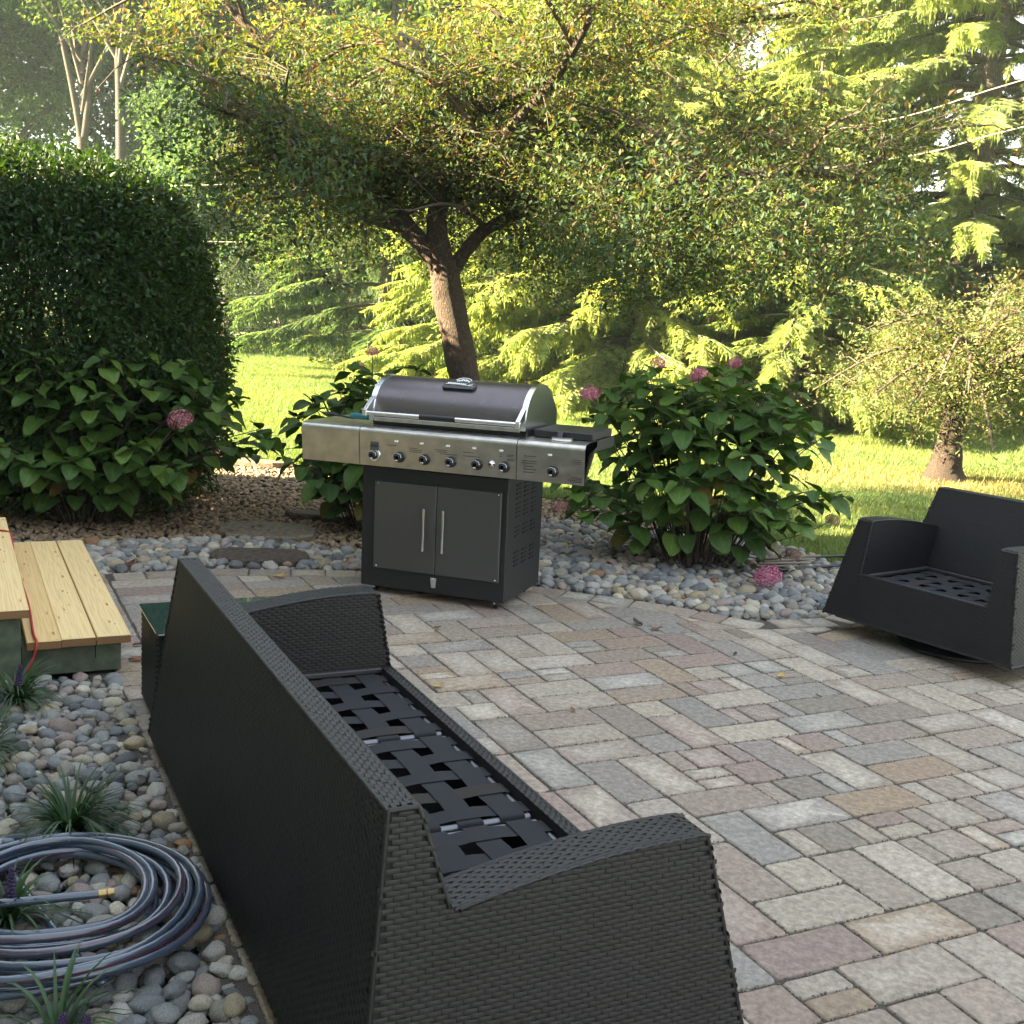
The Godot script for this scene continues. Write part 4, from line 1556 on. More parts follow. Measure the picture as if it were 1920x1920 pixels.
func make_hose() -> void:
	rng.seed = 41
	var h := thing("garden_hose", "coiled grey garden hose with red stripe lying on the pebbles", "hose", Vector3(-1.12, 0.0, -2.82))
	var pts := []
	var turns := 11.2
	var n := 403
	for k in n:
		var u := float(k) / n
		var a := TAU * turns * u + 0.9
		var lap := floorf(turns * u)
		var w := 0.5 + 0.5 * sin(lap * 2.4 + 0.6)
		var w2 := 0.5 + 0.5 * sin((lap + 1.0) * 2.4 + 0.6)
		var f := turns * u - lap
		var r := lerpf(w, w2, smoothstep(0.0, 1.0, f))
		var g := smoothstep(0.0, 1.0, f)
		var rx := 0.215 + 0.165 * r + 0.012 * sin(a * 2.0)
		var rz := 0.20 + 0.21 * r + 0.012 * cos(a * 3.0)
		var c := Vector3(lerpf(0.035 * sin(lap * 1.7), 0.035 * sin((lap + 1.0) * 1.7), g), 0, lerpf(0.03 * cos(lap * 2.3), 0.03 * cos((lap + 1.0) * 2.3), g))
		var lay := 0.020 + 0.052 * u + 0.010 * sin(a * 1.37)
		pts.append(c + Vector3(cos(a) * rx, lay + 0.012, sin(a) * rz))
	# free end with its brass fitting points right across the coil
	pts.append_array(smooth([pts[n - 1], Vector3(-0.36, 0.105, 0.24), Vector3(-0.52, 0.10, 0.15), Vector3(-0.62, 0.095, 0.2), Vector3(-0.56, 0.095, 0.28), Vector3(-0.4, 0.10, 0.24), Vector3(-0.2, 0.107, 0.155), Vector3(-0.04, 0.109, 0.105), Vector3(0.115, 0.11, 0.055)], 6))
	# the start leaves towards the house
	var lead := smooth([Vector3(-0.9, 0.02, -0.18), Vector3(-0.6, 0.03, -0.26), Vector3(-0.32, 0.035, -0.33), Vector3(-0.2, 0.05, -0.40), Vector3(-0.16, 0.06, -0.34), Vector3(-0.3, 0.035, -0.30), pts[0] + Vector3(-0.05, 0, -0.02), pts[0]], 6)
	var m := MB.new()
	var sides := 16
	var all := lead + pts
	var cols := []
	for s in sides + 1:
		var row := []
		for k in all.size():
			var q := (s + int(k * 0.033)) % sides
			var c := Color(0.052, 0.076, 0.115)
			if q == 2:
				c = Color(0.085, 0.012, 0.016)
			elif q == 7 or q == 8 or q == 13:
				c = Color(0.032, 0.045, 0.07)
			row.append(c)
		cols.append(row)
	m.tube(all, 0.0115, sides, cols)
	obj("hose_tube", m, M.hose, h)
	var e := MB.new()
	var a0 := Vector3(0.115, 0.11, 0.055)
	var d := Vector3(0.075, 0.002, -0.03).normalized()
	e.tube([a0, a0 + d * 0.018], 0.0115, 12)
	for k in 3:
		e.tube([a0 + d * (0.004 + k * 0.006), a0 + d * (0.007 + k * 0.006)], 0.0124, 12)
	e.tube([a0 + d * 0.022, a0 + d * 0.030], 0.0135, 6)
	e.tube([a0 + d * 0.030, a0 + d * 0.038], 0.0105, 12)
	obj("hose_fitting", e, M.brass, h)

func make_liriope() -> void:
	var spots := [
		[Vector3(-1.90, 0.0, -4.36), 0.8, "grassy lilyturf tuft with a purple flower spike by the green step side", 1, 130],
		[Vector3(-1.27, 0.0, -3.27), 1.0, "grassy lilyturf tuft behind the hose coil, without flowers", 0, 170],
		[Vector3(-1.24, 0.0, -2.76), 0.85, "grassy lilyturf tuft with purple spike inside the hose coil", 1, 90],
		[Vector3(-0.93, 0.0, -2.30), 0.95, "sparse lilyturf tuft in front of the hose at the bottom edge", 2, 34],
		[Vector3(-1.78, 0.0, -3.80), 0.85, "grassy lilyturf tuft between the steps and the hose coil", 0, 80]]
	for sp in spots:
		rng.seed = int(sp[1] * 1000.0) + sp[4]
		var o := thing("lilyturf", sp[2], "lilyturf", sp[0], 0.0, "lilyturf tufts among the pebbles")
		var m := MB.new()
		for k in sp[4]:
			var a := rr(0, TAU)
			var d := Vector3(cos(a), 0, sin(a))
			var ln: float = rr(0.15, 0.31) * sp[1]
			var lean := rr(0.5, 1.35)
			var P := []
			var base := d * rr(0.0, 0.03)
			var w := Vector3(-d.z, 0, d.x)
			var g := rr(0.6, 1.3)
			var row_c := []
			for j in 7:
				var u := j / 6.0
				var th := lean * (0.25 + u * 1.5)
				var p := base + (d * sin(th * 0.62) + Vector3.UP * cos(th * 0.82)) * ln * u
				p.y = maxf(p.y, 0.02)
				var hw := 0.0042 * (1.0 - pow(u, 3.0)) + 0.0005
				P.append([p + w * hw, p - w * hw])
				row_c.append([Color(0.028 * g, 0.062 * g, 0.022 * g), Color(0.04 * g, 0.085 * g, 0.028 * g)])
			m.grid(P, row_c)
		obj("blades", m, M.liriope, o).set_meta("kind", "stuff")
		for k in sp[3]:
			var f := MB.new()
			var b := Vector3(0.015 + k * 0.05, 0.09 if sp[3] == 1 else 0.05, 0.02)
			var top := b + Vector3(0.01, (0.11 if sp[3] == 1 else 0.05) * sp[1], 0)
			f.tube([Vector3(b.x, 0.0, b.z), b, top], 0.0025, 5)
			for q in 60:
				var u := q / 60.0
				var a := q * 2.4
				var p := b.lerp(top, 0.05 + u * 0.95) + Vector3(cos(a), 0, sin(a)) * 0.0125 * (1.0 - u * 0.6)
				f.box(Transform3D(Basis(Vector3(0.3, 0.8, 0.5).normalized(), a), p), Vector3.ONE * 0.0085 * (1.0 - u * 0.4), 0.002)
			obj("flower_spike", f, M.purple, o)

# ---------------------------------------------------------------- hydrangeas
func hyd_leaf(sd: int) -> ArrayMesh:
	var m := MB.new()
	var r2 := RandomNumberGenerator.new()
	r2.seed = sd
	var droop := r2.randf_range(0.25, 0.75)
	var fold := r2.randf_range(0.12, 0.35)
	var twist := r2.randf_range(-0.25, 0.25)
	var P := []
	var UV := []
	var n := 6
	for a in n + 1:
		var u := float(a) / n
		var wd := 0.39 * pow(sin(PI * pow(u, 0.74) * 0.985 + 0.012), 0.85) * (1.0 - 0.2 * u) if a < n else 0.0
		wd *= r2.randf_range(0.94, 1.06)
		var cx := sin(droop * u) / droop
		var cy := -(1.0 - cos(droop * u)) / droop
		var row := []
		var uvr := []
		for b in 5:
			var s := (b - 2) / 2.0
			var lift := absf(s) * fold * wd + 0.03 * sin(u * 9.0 + b) * absf(s)
			row.append(Vector3(cx, cy + lift + twist * s * wd * u, -s * wd))
			uvr.append(Vector2(0.5 + s * 0.49, u))
		P.append(row)
		UV.append(uvr)
	m.grid(P, Color.WHITE, false, UV)
	return m.build()

func flower_head(sd: int, dry: float) -> MB:
	var m := MB.new()
	var r2 := RandomNumberGenerator.new()
	r2.seed = sd
	for k in 150:
		var y := 1.0 - 1.7 * (k + 0.5) / 150.0
		var a := k * 2.39996
		var rad := sqrt(maxf(0.0, 1.0 - y * y))
		var d := Vector3(cos(a) * rad, y * 0.78, sin(a) * rad)
		var p := d * r2.randf_range(0.88, 1.04)
		var nn := (d + Vector3(r2.randf_range(-0.4, 0.4), r2.randf_range(-0.2, 0.4), r2.randf_range(-0.4, 0.4))).normalized()
		var t := nn.cross(Vector3(0.2, 0.9, 0.4)).normalized()
		var b := nn.cross(t)
		var g := r2.randf_range(0.65, 1.25)
		var col := Color(0.56 * g, 0.15 * g, 0.27 * g).lerp(Color(0.3 * g, 0.19 * g, 0.13 * g), dry)
		var s := 0.15
		var rot := r2.randf_range(0, PI)
		for q in 2:
			var e := (t * cos(rot + q * PI * 0.5) + b * sin(rot + q * PI * 0.5))
			var w := nn.cross(e) * s * 0.5
			m.poly([p - e * s - nn * 0.02, p - w + nn * 0.02, p + e * s - nn * 0.02, p + w + nn * 0.02], col)
	return m

func hydrangea(label: String, place: Vector3, rx: float, rz: float, hgt: float, stems: int, sd: int, heads: Array) -> void:
	rng.seed = sd
	var o := thing("hydrangea", label, "hydrangea", place, 0.0, "hydrangea bushes in the planting bed")
	var lv := []
	for k in 5:
		lv.append(hyd_leaf(sd + k))
	var st := MB.new()
	var leaves := []      # [distance, transform, variant, material]
	for k in stems:
		var a := k * 2.39996 + rr(-0.2, 0.2)
		var q := sqrt((k + 0.5) / stems)
		var tip := Vector3(cos(a) * rx * q, hgt * (0.36 + 0.64 * sqrt(maxf(0.0, 1.0 - q * q * 0.92))) * rr(0.88, 1.06), sin(a) * rz * q)
		if q > 0.82:
			tip.y *= rr(0.45, 1.0)
		var foot := Vector3(cos(a) * 0.22 * q, 0.0, sin(a) * 0.2 * q)
		var mid := foot.lerp(tip, 0.5) + Vector3(0, hgt * 0.12, 0)
		var path := smooth([foot, mid, tip], 4)
		st.tube(path, [0.006, 0.006, 0.0055, 0.005, 0.005, 0.0045, 0.004, 0.0035, 0.003], 5)
		var pairs := 6 if q > 0.45 else 5
		for pr in pairs:
			var u := lerpf(0.42 if q < 0.7 else 0.3, 1.0, pr / (pairs - 1.0))
			var fi := u * (path.size() - 1)
			var p: Vector3 = path[mini(int(fi), path.size() - 1)].lerp(path[mini(int(fi) + 1, path.size() - 1)], fi - floorf(fi))
			var dirv := (tip - mid).normalized()
			var spin := pr * PI * 0.5 + rr(-0.5, 0.5) + a
			for sgn in 2:
				var an := spin + sgn * PI
				var e := Vector3(cos(an), 0.0, sin(an))
				e = (e - dirv * e.dot(dirv) * 0.6).normalized()
				var out := (e + Vector3(p.x / rx, 0, p.z / rz) * 0.5 + Vector3(0, rr(-0.55, 0.2), 0)).normalized()
				var yy := (Vector3.UP + Vector3(rr(-0.3, 0.3), 0, rr(-0.3, 0.3)))
				yy = (yy - out * out.dot(yy)).normalized()
				var size := rr(0.15, 0.225) * (0.75 if pr == pairs - 1 else 1.0)
				var bs := Basis(out, yy, out.cross(yy)).scaled_local(Vector3(size, size, size))
				var tr := Transform3D(bs, p + out * rr(0.012, 0.035))
				var mt := rng.randi() % 4
				if u < 0.55 and rng.randf() < 0.16:
					mt = 4 + rng.randi() % 2
				var gp := place + tr.origin
				leaves.append([gp.length() - 0.0, tr, rng.randi() % 5, mt])
				st.tube([p, p + out * 0.035], 0.0022, 4)
		if pairs and rng.randf() < 0.85:
			# small leaves at the tip
			for j in 3:
				var an := rr(0, TAU)
				var out := (Vector3(cos(an), rr(0.4, 1.3), sin(an))).normalized()
				var yy := Vector3.UP - out * out.y
				yy = yy.normalized()
				var size := rr(0.07, 0.12)
				leaves.append([(place + tip).length() - 0.02, Transform3D(Basis(out, yy, out.cross(yy)).scaled_local(Vector3.ONE * size), tip), rng.randi() % 5, rng.randi() % 3])
	for k in 70:
		var a := rr(0, TAU)
		var d := rr(0.02, 0.22)
		st.tube([Vector3(cos(a) * d, 0.0, sin(a) * d), Vector3(cos(a) * d * 2.2, rr(0.25, 0.5), sin(a) * d * 2.0)], 0.0035, 4)
	leaves.sort_custom(func(x, y): return x[0] < y[0])
	var rest := []
	for k in 5 * 6:
		rest.append([])
	for k in leaves.size():
		var l: Array = leaves[k]
		if k < 300:
			var ob := obj("leaf", lv[l[2]], M.hyd[l[3]], o)
			ob.transform = l[1]
		else:
			rest[l[2] * 6 + l[3]].append(l[1])
	for k in rest.size():
		if rest[k].size():
			mass("inner_leaves", lv[k / 6], M.hyd[k % 6], rest[k], [], o)
	obj("stems", st, M.cane, o)
	for h in heads:
		var f := flower_head(int(h[0].x * 100.0) + 7, h[2])
		var fo := obj("flower_head", f, M.petal, o)
		fo.position = h[0] - place
		fo.scale = Vector3.ONE * h[1]
		fo.rotation = Vector3(rr(-0.3, 0.3), rr(0, 6), rr(-0.3, 0.3))
		if h.size() > 3:
			fo.set_meta("label", h[3])
		var sm := MB.new()
		var p0: Vector3 = h[0] - place
		sm.tube(smooth([Vector3(p0.x * 0.3, 0.15, p0.z * 0.3), Vector3(p0.x * 0.75, p0.y * 0.7, p0.z * 0.8), p0], 4), 0.004, 5)
		obj("stems", sm, M.hyd_stem, o)

func make_hydrangeas() -> void:
	hydrangea("large hydrangea right of the grill with four pink flower heads on top", Vector3(1.25, -0.04, -7.78), 0.98, 0.66, 1.37, 66, 501, [
		[Vector3(0.90, 1.34, -7.7), 0.052, 0.0], [Vector3(1.16, 1.28, -7.6), 0.064, 0.0], [Vector3(1.44, 1.36, -7.9), 0.05, 0.1], [Vector3(0.46, 1.13, -7.5), 0.066, 0.15],
		[Vector3(1.60, 0.10, -7.03), 0.088, 0.0, "pink flower head bent down onto the pebbles"], [Vector3(2.12, 0.38, -7.6), 0.05, 0.8, "faded brown flower head"], [Vector3(1.86, 0.15, -7.52), 0.055, 0.95, "faded brown flower head"], [Vector3(0.32, 0.37, -7.6), 0.07, 0.85, "faded brown flower head"]])
	hydrangea("broad hydrangea at left below the clipped hedge, one faded pale flower head", Vector3(-3.05, -0.04, -8.2), 1.38, 0.62, 1.27, 84, 611, [
		[Vector3(-2.25, 0.79, -7.75), 0.088, 0.45, "faded dusty pink flower head"]])
	hydrangea("hydrangea behind the grill's left shelf with one small pink flower", Vector3(-0.98, -0.04, -8.45), 0.74, 0.5, 1.2, 48, 733, [
		[Vector3(-1.09, 1.27, -8.6), 0.05, 0.0], [Vector3(-1.21, 1.15, -8.85), 0.04, 0.2], [Vector3(-0.80, 1.05, -8.1), 0.05, 0.6]])

# ---------------------------------------------------------------- trees
# a clump of leaves round a point; colours are chosen from pairs of tones
func clump(sd: int, n: int, R: float, len: float, wid: float, tones: Array, stem := true) -> ArrayMesh:
	var m := MB.new()
	var r2 := RandomNumberGenerator.new()
	r2.seed = sd
	for k in n:
		var p := Vector3(r2.randf_range(-1, 1), r2.randf_range(-0.8, 0.8), r2.randf_range(-1, 1)) * R
		var d := (p.normalized() + Vector3(r2.randf_range(-1, 1), r2.randf_range(-1.1, 0.5), r2.randf_range(-1, 1)) * 0.8).normalized()
		var up := Vector3(r2.randf_range(-0.7, 0.7), 1.0, r2.randf_range(-0.7, 0.7))
		var s := d.cross(up).normalized()
		var nn := s.cross(d).normalized()
		var l := len * r2.randf_range(0.7, 1.25)
		var w := l * wid * 0.5
		var col: Color = tones[r2.randi() % tones.size()]
		var g := r2.randf_range(0.75, 1.25)
		col = Color(col.r * g, col.g * g, col.b * g)
		var a := p
		var b := p + d * l
		var c1 := p + d * l * 0.45 + s * w + nn * w * 0.35
		var c2 := p + d * l * 0.45 - s * w + nn * w * 0.35
		var mid := p + d * l * 0.5
		m.poly([a, c2, b], col)
		m.poly([a, b, c1], col)
		if stem and k % 3 == 0:
			m.poly([p * 0.2 + s * 0.002, p * 0.2 - s * 0.002, p], Color(0.09, 0.065, 0.045))
	return m.build()

func spread(mesh_list: Array, mt: Material, pl: Array, tn: Array, parent: Node, called: String) -> void:
	var by := []
	var bt := []
	for k in mesh_list.size():
		by.append([]); bt.append([])
	for k in pl.size():
		var q := k % mesh_list.size()
		by[q].append(pl[k])
		bt[q].append(tn[k])
	for k in mesh_list.size():
		if by[k].size():
			mass(called, mesh_list[k], mt, by[k], bt[k], parent)

func rbasis(s: float) -> Basis:
	return (Basis(Vector3.UP, rr(0, TAU)) * Basis(Vector3.RIGHT, rr(-0.6, 0.6)) * Basis(Vector3.BACK, rr(-0.6, 0.6))).scaled(Vector3.ONE * s)

func bark_tube(m: MB, pts: Array, r0: float, r1: float, sides: int, rough := 0.1) -> void:
	var rad := []
	for k in pts.size():
		rad.append(lerpf(r0, r1, float(k) / (pts.size() - 1)))
	var f := m.v.size()
	m.tube(pts, rad, sides)
	if rough > 0.0:
		for k in range(f, m.v.size()):
			var q := m.v[k]
			m.v[k] = q + m.n[k] * rough * r0 * (sin(q.y * 9.0 + q.x * 31.0) * 0.5 + sin(q.y * 23.0 + q.z * 40.0 + q.x * 27.0) * 0.5)

func make_crabapple() -> void:
	rng.seed = 900
	var o := thing("crabapple_tree", "old crabapple tree with forked trunk and wide leafy crown behind the grill", "tree", Vector3(-0.22, -0.05, -9.05))
	var base := o.position
	var t := MB.new()
	bark_tube(t, smooth([Vector3(0.10, 0, 0), Vector3(0.02, 0.25, 0), Vector3(-0.14, 0.85, 0), Vector3(-0.27, 1.4, 0), Vector3(-0.37, 1.8, 0.0), Vector3(-0.40, 2.02, 0.0)], 4), 0.122, 0.112, 18, 0.07)
	var foot := MB.new()
	obj("trunk", t, M.bark, o)
	# limbs, in world places
	var limbs := [
		[[Vector3(-0.62, 1.92, -9.05), Vector3(-0.90, 2.18, -9.1), Vector3(-1.24, 2.61, -9.2), Vector3(-1.50, 2.92, -9.3), Vector3(-1.95, 3.4, -9.4), Vector3(-2.5, 3.9, -9.5)], 0.085, 0.03],
		[[Vector3(-0.62, 1.9, -9.05), Vector3(-0.69, 2.25, -9.0), Vector3(-0.62, 2.6, -8.95), Vector3(-0.42, 3.05, -8.9), Vector3(-0.06, 3.6, -9.0), Vector3(0.3, 4.3, -9.1)], 0.09, 0.03],
		[[Vector3(-0.56, 1.88, -9.05), Vector3(-0.42, 2.10, -9.0), Vector3(-0.22, 2.26, -8.9), Vector3(0.3, 2.42, -8.75), Vector3(1.0, 2.58, -8.6), Vector3(1.9, 2.7, -8.6), Vector3(2.5, 2.62, -8.5)], 0.06, 0.02],
		[[Vector3(-0.62, 2.45, -8.97), Vector3(-0.3, 2.75, -8.6), Vector3(0.1, 3.1, -8.0), Vector3(0.3, 3.35, -7.3)], 0.06, 0.02],
		[[Vector3(-0.6, 2.55, -8.97), Vector3(-0.2, 3.0, -9.4), Vector3(0.5, 3.5, -10.2), Vector3(1.0, 3.8, -11.0)], 0.06, 0.02],
		[[Vector3(-0.4, 3.05, -8.9), Vector3(0.3, 3.35, -8.8), Vector3(1.1, 3.7, -8.9), Vector3(2.0, 3.9, -9.1)], 0.05, 0.018],
		[[Vector3(-1.0, 2.3, -9.12), Vector3(-1.4, 2.55, -8.7), Vector3(-1.8, 2.75, -8.1), Vector3(-2.1, 2.8, -7.6)], 0.045, 0.015],
		[[Vector3(-1.24, 2.61, -9.2), Vector3(-1.5, 3.1, -9.9), Vector3(-1.9, 3.5, -10.8)], 0.05, 0.018],
		[[Vector3(-0.9, 2.18, -9.1), Vector3(-1.5, 2.35, -9.3), Vector3(-2.0, 2.6, -9.4), Vector3(-2.3, 2.75, -9.3)], 0.045, 0.015],
		[[Vector3(-1.24, 2.61, -9.2), Vector3(-1.7, 2.72, -8.8), Vector3(-2.0, 2.65, -8.6), Vector3(-2.25, 2.5, -8.4)], 0.035, 0.012],
		[[Vector3(-1.0, 2.3, -9.12), Vector3(-1.45, 2.4, -8.8), Vector3(-1.9, 2.3, -8.5)], 0.03, 0.012],
		[[Vector3(0.3, 2.42, -8.75), Vector3(0.9, 2.7, -9.3), Vector3(1.6, 3.0, -9.9), Vector3(2.3, 3.1, -10.3)], 0.04, 0.015]]
	var br := MB.new()
	var tips := []
	for l in limbs:
		var pts := []
		for p in l[0]:
			pts.append(p - base)
		var path := smooth(pts, 4)
		var lm := MB.new()
		bark_tube(lm, path, l[1], l[2], 10, 0.08)
		obj("limb", lm, M.bark, o)
		# side branches, then twigs
		var subs := int(path.size() * 0.62)
		for k in subs:
			var u := lerpf(0.28, 1.0, float(k) / maxf(subs - 1, 1))
			var p: Vector3 = path[int(u * (path.size() - 1))]
			var a := k * 2.4 + rr(-0.5, 0.5)
			var out := Vector3(cos(a), rr(-0.1, 0.75), sin(a)).normalized()
			var ln := rr(0.6, 1.25)
			var q := p + out * ln + Vector3(0, -0.12 * ln, 0)
			var qe := q + base
			if qe.x < -2.3 and qe.y < 3.1:
				continue
			var bp := smooth([p, p + out * ln * 0.5 + Vector3(0, 0.06, 0), q], 4)
			bark_tube(br, bp, 0.02, 0.007, 5, 0.0)
			for j in 9:
				var w: Vector3 = bp[1 + int((j / 9.0) * (bp.size() - 1))]
				var b := rr(0, TAU)
				var e := Vector3(cos(b), rr(-0.75, 0.65), sin(b)).normalized() * rr(0.25, 0.62)
				br.tube([w, w + e * 0.5 + Vector3(0, 0.03, 0), w + e], [0.0045, 0.0035, 0.002], 4)
				for z in 7:
					tips.append(w + e * rr(0.25, 1.1))
	# sawn-off stub
	var sb := MB.new()
	sb.tube([Vector3(-0.5, 3.05, -8.65) - base, Vector3(-0.66, 3.2, -8.5) - base, Vector3(-0.84, 3.36, -8.42) - base, Vector3(-0.97, 3.42, -8.4) - base], [0.045, 0.06, 0.055, 0.05], 9)
	obj("cut_limb", sb, M.bark_grey, o)
	obj("branches", br, M.twig, o).set_meta("kind", "stuff")
	var tones := [Color(0.06, 0.095, 0.052), Color(0.068, 0.108, 0.056), Color(0.085, 0.125, 0.058), Color(0.12, 0.15, 0.06), Color(0.055, 0.09, 0.055), Color(0.15, 0.16, 0.06), Color(0.14, 0.095, 0.065), Color(0.072, 0.105, 0.058)]
	var f := FastNoiseLite.new()
	f.seed = 2
	f.frequency = 0.9
	# the crown is open on the side from which low sun reaches the trunk
	var sun_gap := func(w: Vector3) -> bool:
		var q := Vector2(w.x + 0.45, w.z + 9.05)
		var u := q.dot(Vector2(-0.985, 0.16))
		if absf(w.x + 0.6) < 0.36 + (w.y - 1.9) * 0.3 and w.y < 2.32 and w.z > -9.7:      # nothing hangs before the fork
			return true
		return u > 0.0 and absf(q.cross(Vector2(-0.985, 0.16))) < 0.3 and w.y < 1.85 + 0.445 * u
	var over_hedge := func(w: Vector3) -> bool: return w.x < -2.45 and w.y < 3.05 - (w.x + 2.45) * 0.1
	var ms := []
	for k in 6:
		ms.append(clump(700 + k, 20, 0.135, 0.046, 0.54, tones))
	var pl := []
	var tn := []
	for p in tips:
		var w: Vector3 = p + base
		if w.y < 1.72 + 0.22 * sin(w.x * 4.1) + 0.15 * sin(w.x * 9.7 + 1.0) or sun_gap.call(w) or over_hedge.call(w) or rng.randf() < 0.26 + 0.5 * smoothstep(0.0, 0.35, f.get_noise_3dv(w * 1.7)):
			continue
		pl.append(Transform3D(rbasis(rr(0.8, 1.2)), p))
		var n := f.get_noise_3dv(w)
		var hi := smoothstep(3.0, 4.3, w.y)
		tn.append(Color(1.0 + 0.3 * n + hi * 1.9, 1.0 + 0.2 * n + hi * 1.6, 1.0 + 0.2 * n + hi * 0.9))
	# hanging sprays that reach below the rest
	for k in 2300:
		var a := rr(0, TAU)
		var r := rr(0.9, 3.2)
		var w := Vector3(-0.1 + cos(a) * r, 0, -9.0 + sin(a) * r * 0.8)
		if absf(w.x + 0.5) < 0.55 and w.z > -9.5:
			continue
		w.y = 1.95 + 0.75 * f.get_noise_2d(w.x * 2.0, w.z * 2.0) + rr(0.0, 0.5) + (0.12 if w.x < -1.0 else 0.0)
		if sun_gap.call(w) or over_hedge.call(w):
			continue
		pl.append(Transform3D(rbasis(rr(0.8, 1.15)), w - base))
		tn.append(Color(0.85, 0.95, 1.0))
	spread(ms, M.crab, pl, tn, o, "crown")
	# dark red fruit stalks and fruit
	var fr := MB.new()
	fr.add(stone_mesh(4, 1, 0.9, 0.05), Transform3D(Basis().scaled(Vector3.ONE * 0.007), Vector3.ZERO))
	var fp := []
	for k in 900:
		fp.append(at(tips[rng.randi() % tips.size()] + Vector3(rr(-0.06, 0.06), rr(-0.08, 0.0), rr(-0.06, 0.06))))
	mass("fruit", fr.build(), mat(lin(0.16, 0.035, 0.03), 0.5), fp, [], o)

func make_small_tree() -> void:
	rng.seed = 950
	var o := thing("small_lawn_tree", "small tree with flared trunk and low yellowing crown on lawn at right", "tree", Vector3(4.93, -0.06, -13.3))
	var t := MB.new()
	var pr := smooth([Vector3(0, 0, 0), Vector3(0.0, 0.12, 0), Vector3(0.01, 0.4, 0), Vector3(0.04, 0.8, 0), Vector3(0.10, 1.25, 0.0), Vector3(0.25, 1.7, 0)], 4)
	var rad := []
	for k in pr.size():
		rad.append(0.145 + 0.16 * exp(-pr[k].y * 7.0) - 0.03 * pr[k].y)
	t.tube(pr, rad, 20)
	for k in t.v.size():
		var q := t.v[k]
		var a := atan2(q.z, q.x)
		t.v[k] = q + Vector3(q.x, 0, q.z).normalized() * (0.03 * sin(a * 5.0) * exp(-q.y * 3.0) + 0.012 * sin(q.y * 17.0 + a * 6.0))
	obj("trunk", t, M.bark_dark, o)
	var br := MB.new()
	var pl := []
	var tn := []
	var f := FastNoiseLite.new()
	f.seed = 8
	f.frequency = 1.2
	for k in 34:
		var a := k * 2.4 + 1.2
		var ln := rr(0.7, 2.1) * (1.25 if cos(a) > 0.0 else 0.85)
		var h := rr(0.9, 1.5)
		var s := Vector3(0.05 + (h - 1.0) * 0.2, h, 0)
		var e := s + Vector3(cos(a) * ln, rr(-0.75, 0.4) + maxf(cos(a), 0.0) * rr(0.0, 1.1), sin(a) * ln)
		var bp := smooth([s, s.lerp(e, 0.5) + Vector3(0, 0.3, 0), e], 5)
		bark_tube(br, bp, 0.035, 0.008, 6, 0.0)
		for j in 75:
			var u := rr(0.3, 1.0)
			var p: Vector3 = bp[int(u * (bp.size() - 1))] + Vector3(rr(-0.28, 0.28), rr(-0.34, 0.24), rr(-0.28, 0.28))
			if p.y < 0.55 + 0.1 * sin(p.x * 5.0):
				continue
			pl.append(Transform3D(rbasis(rr(0.8, 1.2)), p))
			var n := f.get_noise_3dv(p * 2.0)
			tn.append(Color(1.0 + 0.3 * n, 1.0 + 0.25 * n, 1.0))
		for j in 5:
			var p: Vector3 = bp[4 + j]
			var q := p + Vector3(rr(-0.4, 0.4), rr(-0.4, 0.15), rr(-0.4, 0.4))
			br.tube([p, p.lerp(q, 0.5) + Vector3(0, 0.04, 0), q], [0.008, 0.006, 0.003], 4)
	obj("branches", br, M.twig, o).set_meta("kind", "stuff")
	var tones := [Color(0.17, 0.21, 0.085), Color(0.13, 0.18, 0.07), Color(0.22, 0.21, 0.10), Color(0.12, 0.155, 0.07), Color(0.21, 0.15, 0.085)]
	var ms := []
	for k in 5:
		ms.append(clump(800 + k, 11, 0.14, 0.05, 0.5, tones))
	spread(ms, M.crab, pl, tn, o, "crown")

# a hanging spray of spruce twigs, about 1 long, lying along x and drooping
func spruce_spray(sd: int, tones: Array) -> ArrayMesh:
	var m := MB.new()
	var r2 := RandomNumberGenerator.new()
	r2.seed = sd
	var strip := func(p: Vector3, d: Vector3, l: float, w: float, col: Color):
		var s := d.cross(Vector3(r2.randf_range(-0.4, 0.4), 1, r2.randf_range(-0.4, 0.4))).normalized()
		var nn := s.cross(d).normalized()
		for ax in [s, nn]:
			var q: Vector3 = ax * w * 0.5
			m.poly([p - q * 0.5, p + d * l * 0.55 - q, p + d * l, p + d * l * 0.55 + q], col)
	for k in 24:
		var u := (k + 0.5) / 24.0
		var p := Vector3(u, -0.22 * u * u, 0)
		var tone: Color = tones[r2.randi() % tones.size()]
		var g := r2.randf_range(0.75, 1.25)
		var col := Color(tone.r * g, tone.g * g, tone.b * g)
		for s in [-1.0, 1.0]:
			var d := Vector3(r2.randf_range(0.35, 0.8), r2.randf_range(-0.8, -0.1), s * r2.randf_range(0.35, 0.8)).normalized()
			strip.call(p, d, r2.randf_range(0.14, 0.34) * (1.15 - u * 0.6), 0.034, col)
		strip.call(p, Vector3(1, -0.44 * u, 0).normalized(), 0.1, 0.04, col)
		if k % 2 == 0:
			var d := Vector3(r2.randf_range(-0.2, 0.3), -1.0, r2.randf_range(-0.2, 0.2)).normalized()
			strip.call(p, d, r2.randf_range(0.12, 0.4), 0.034, col)
	return m.build()

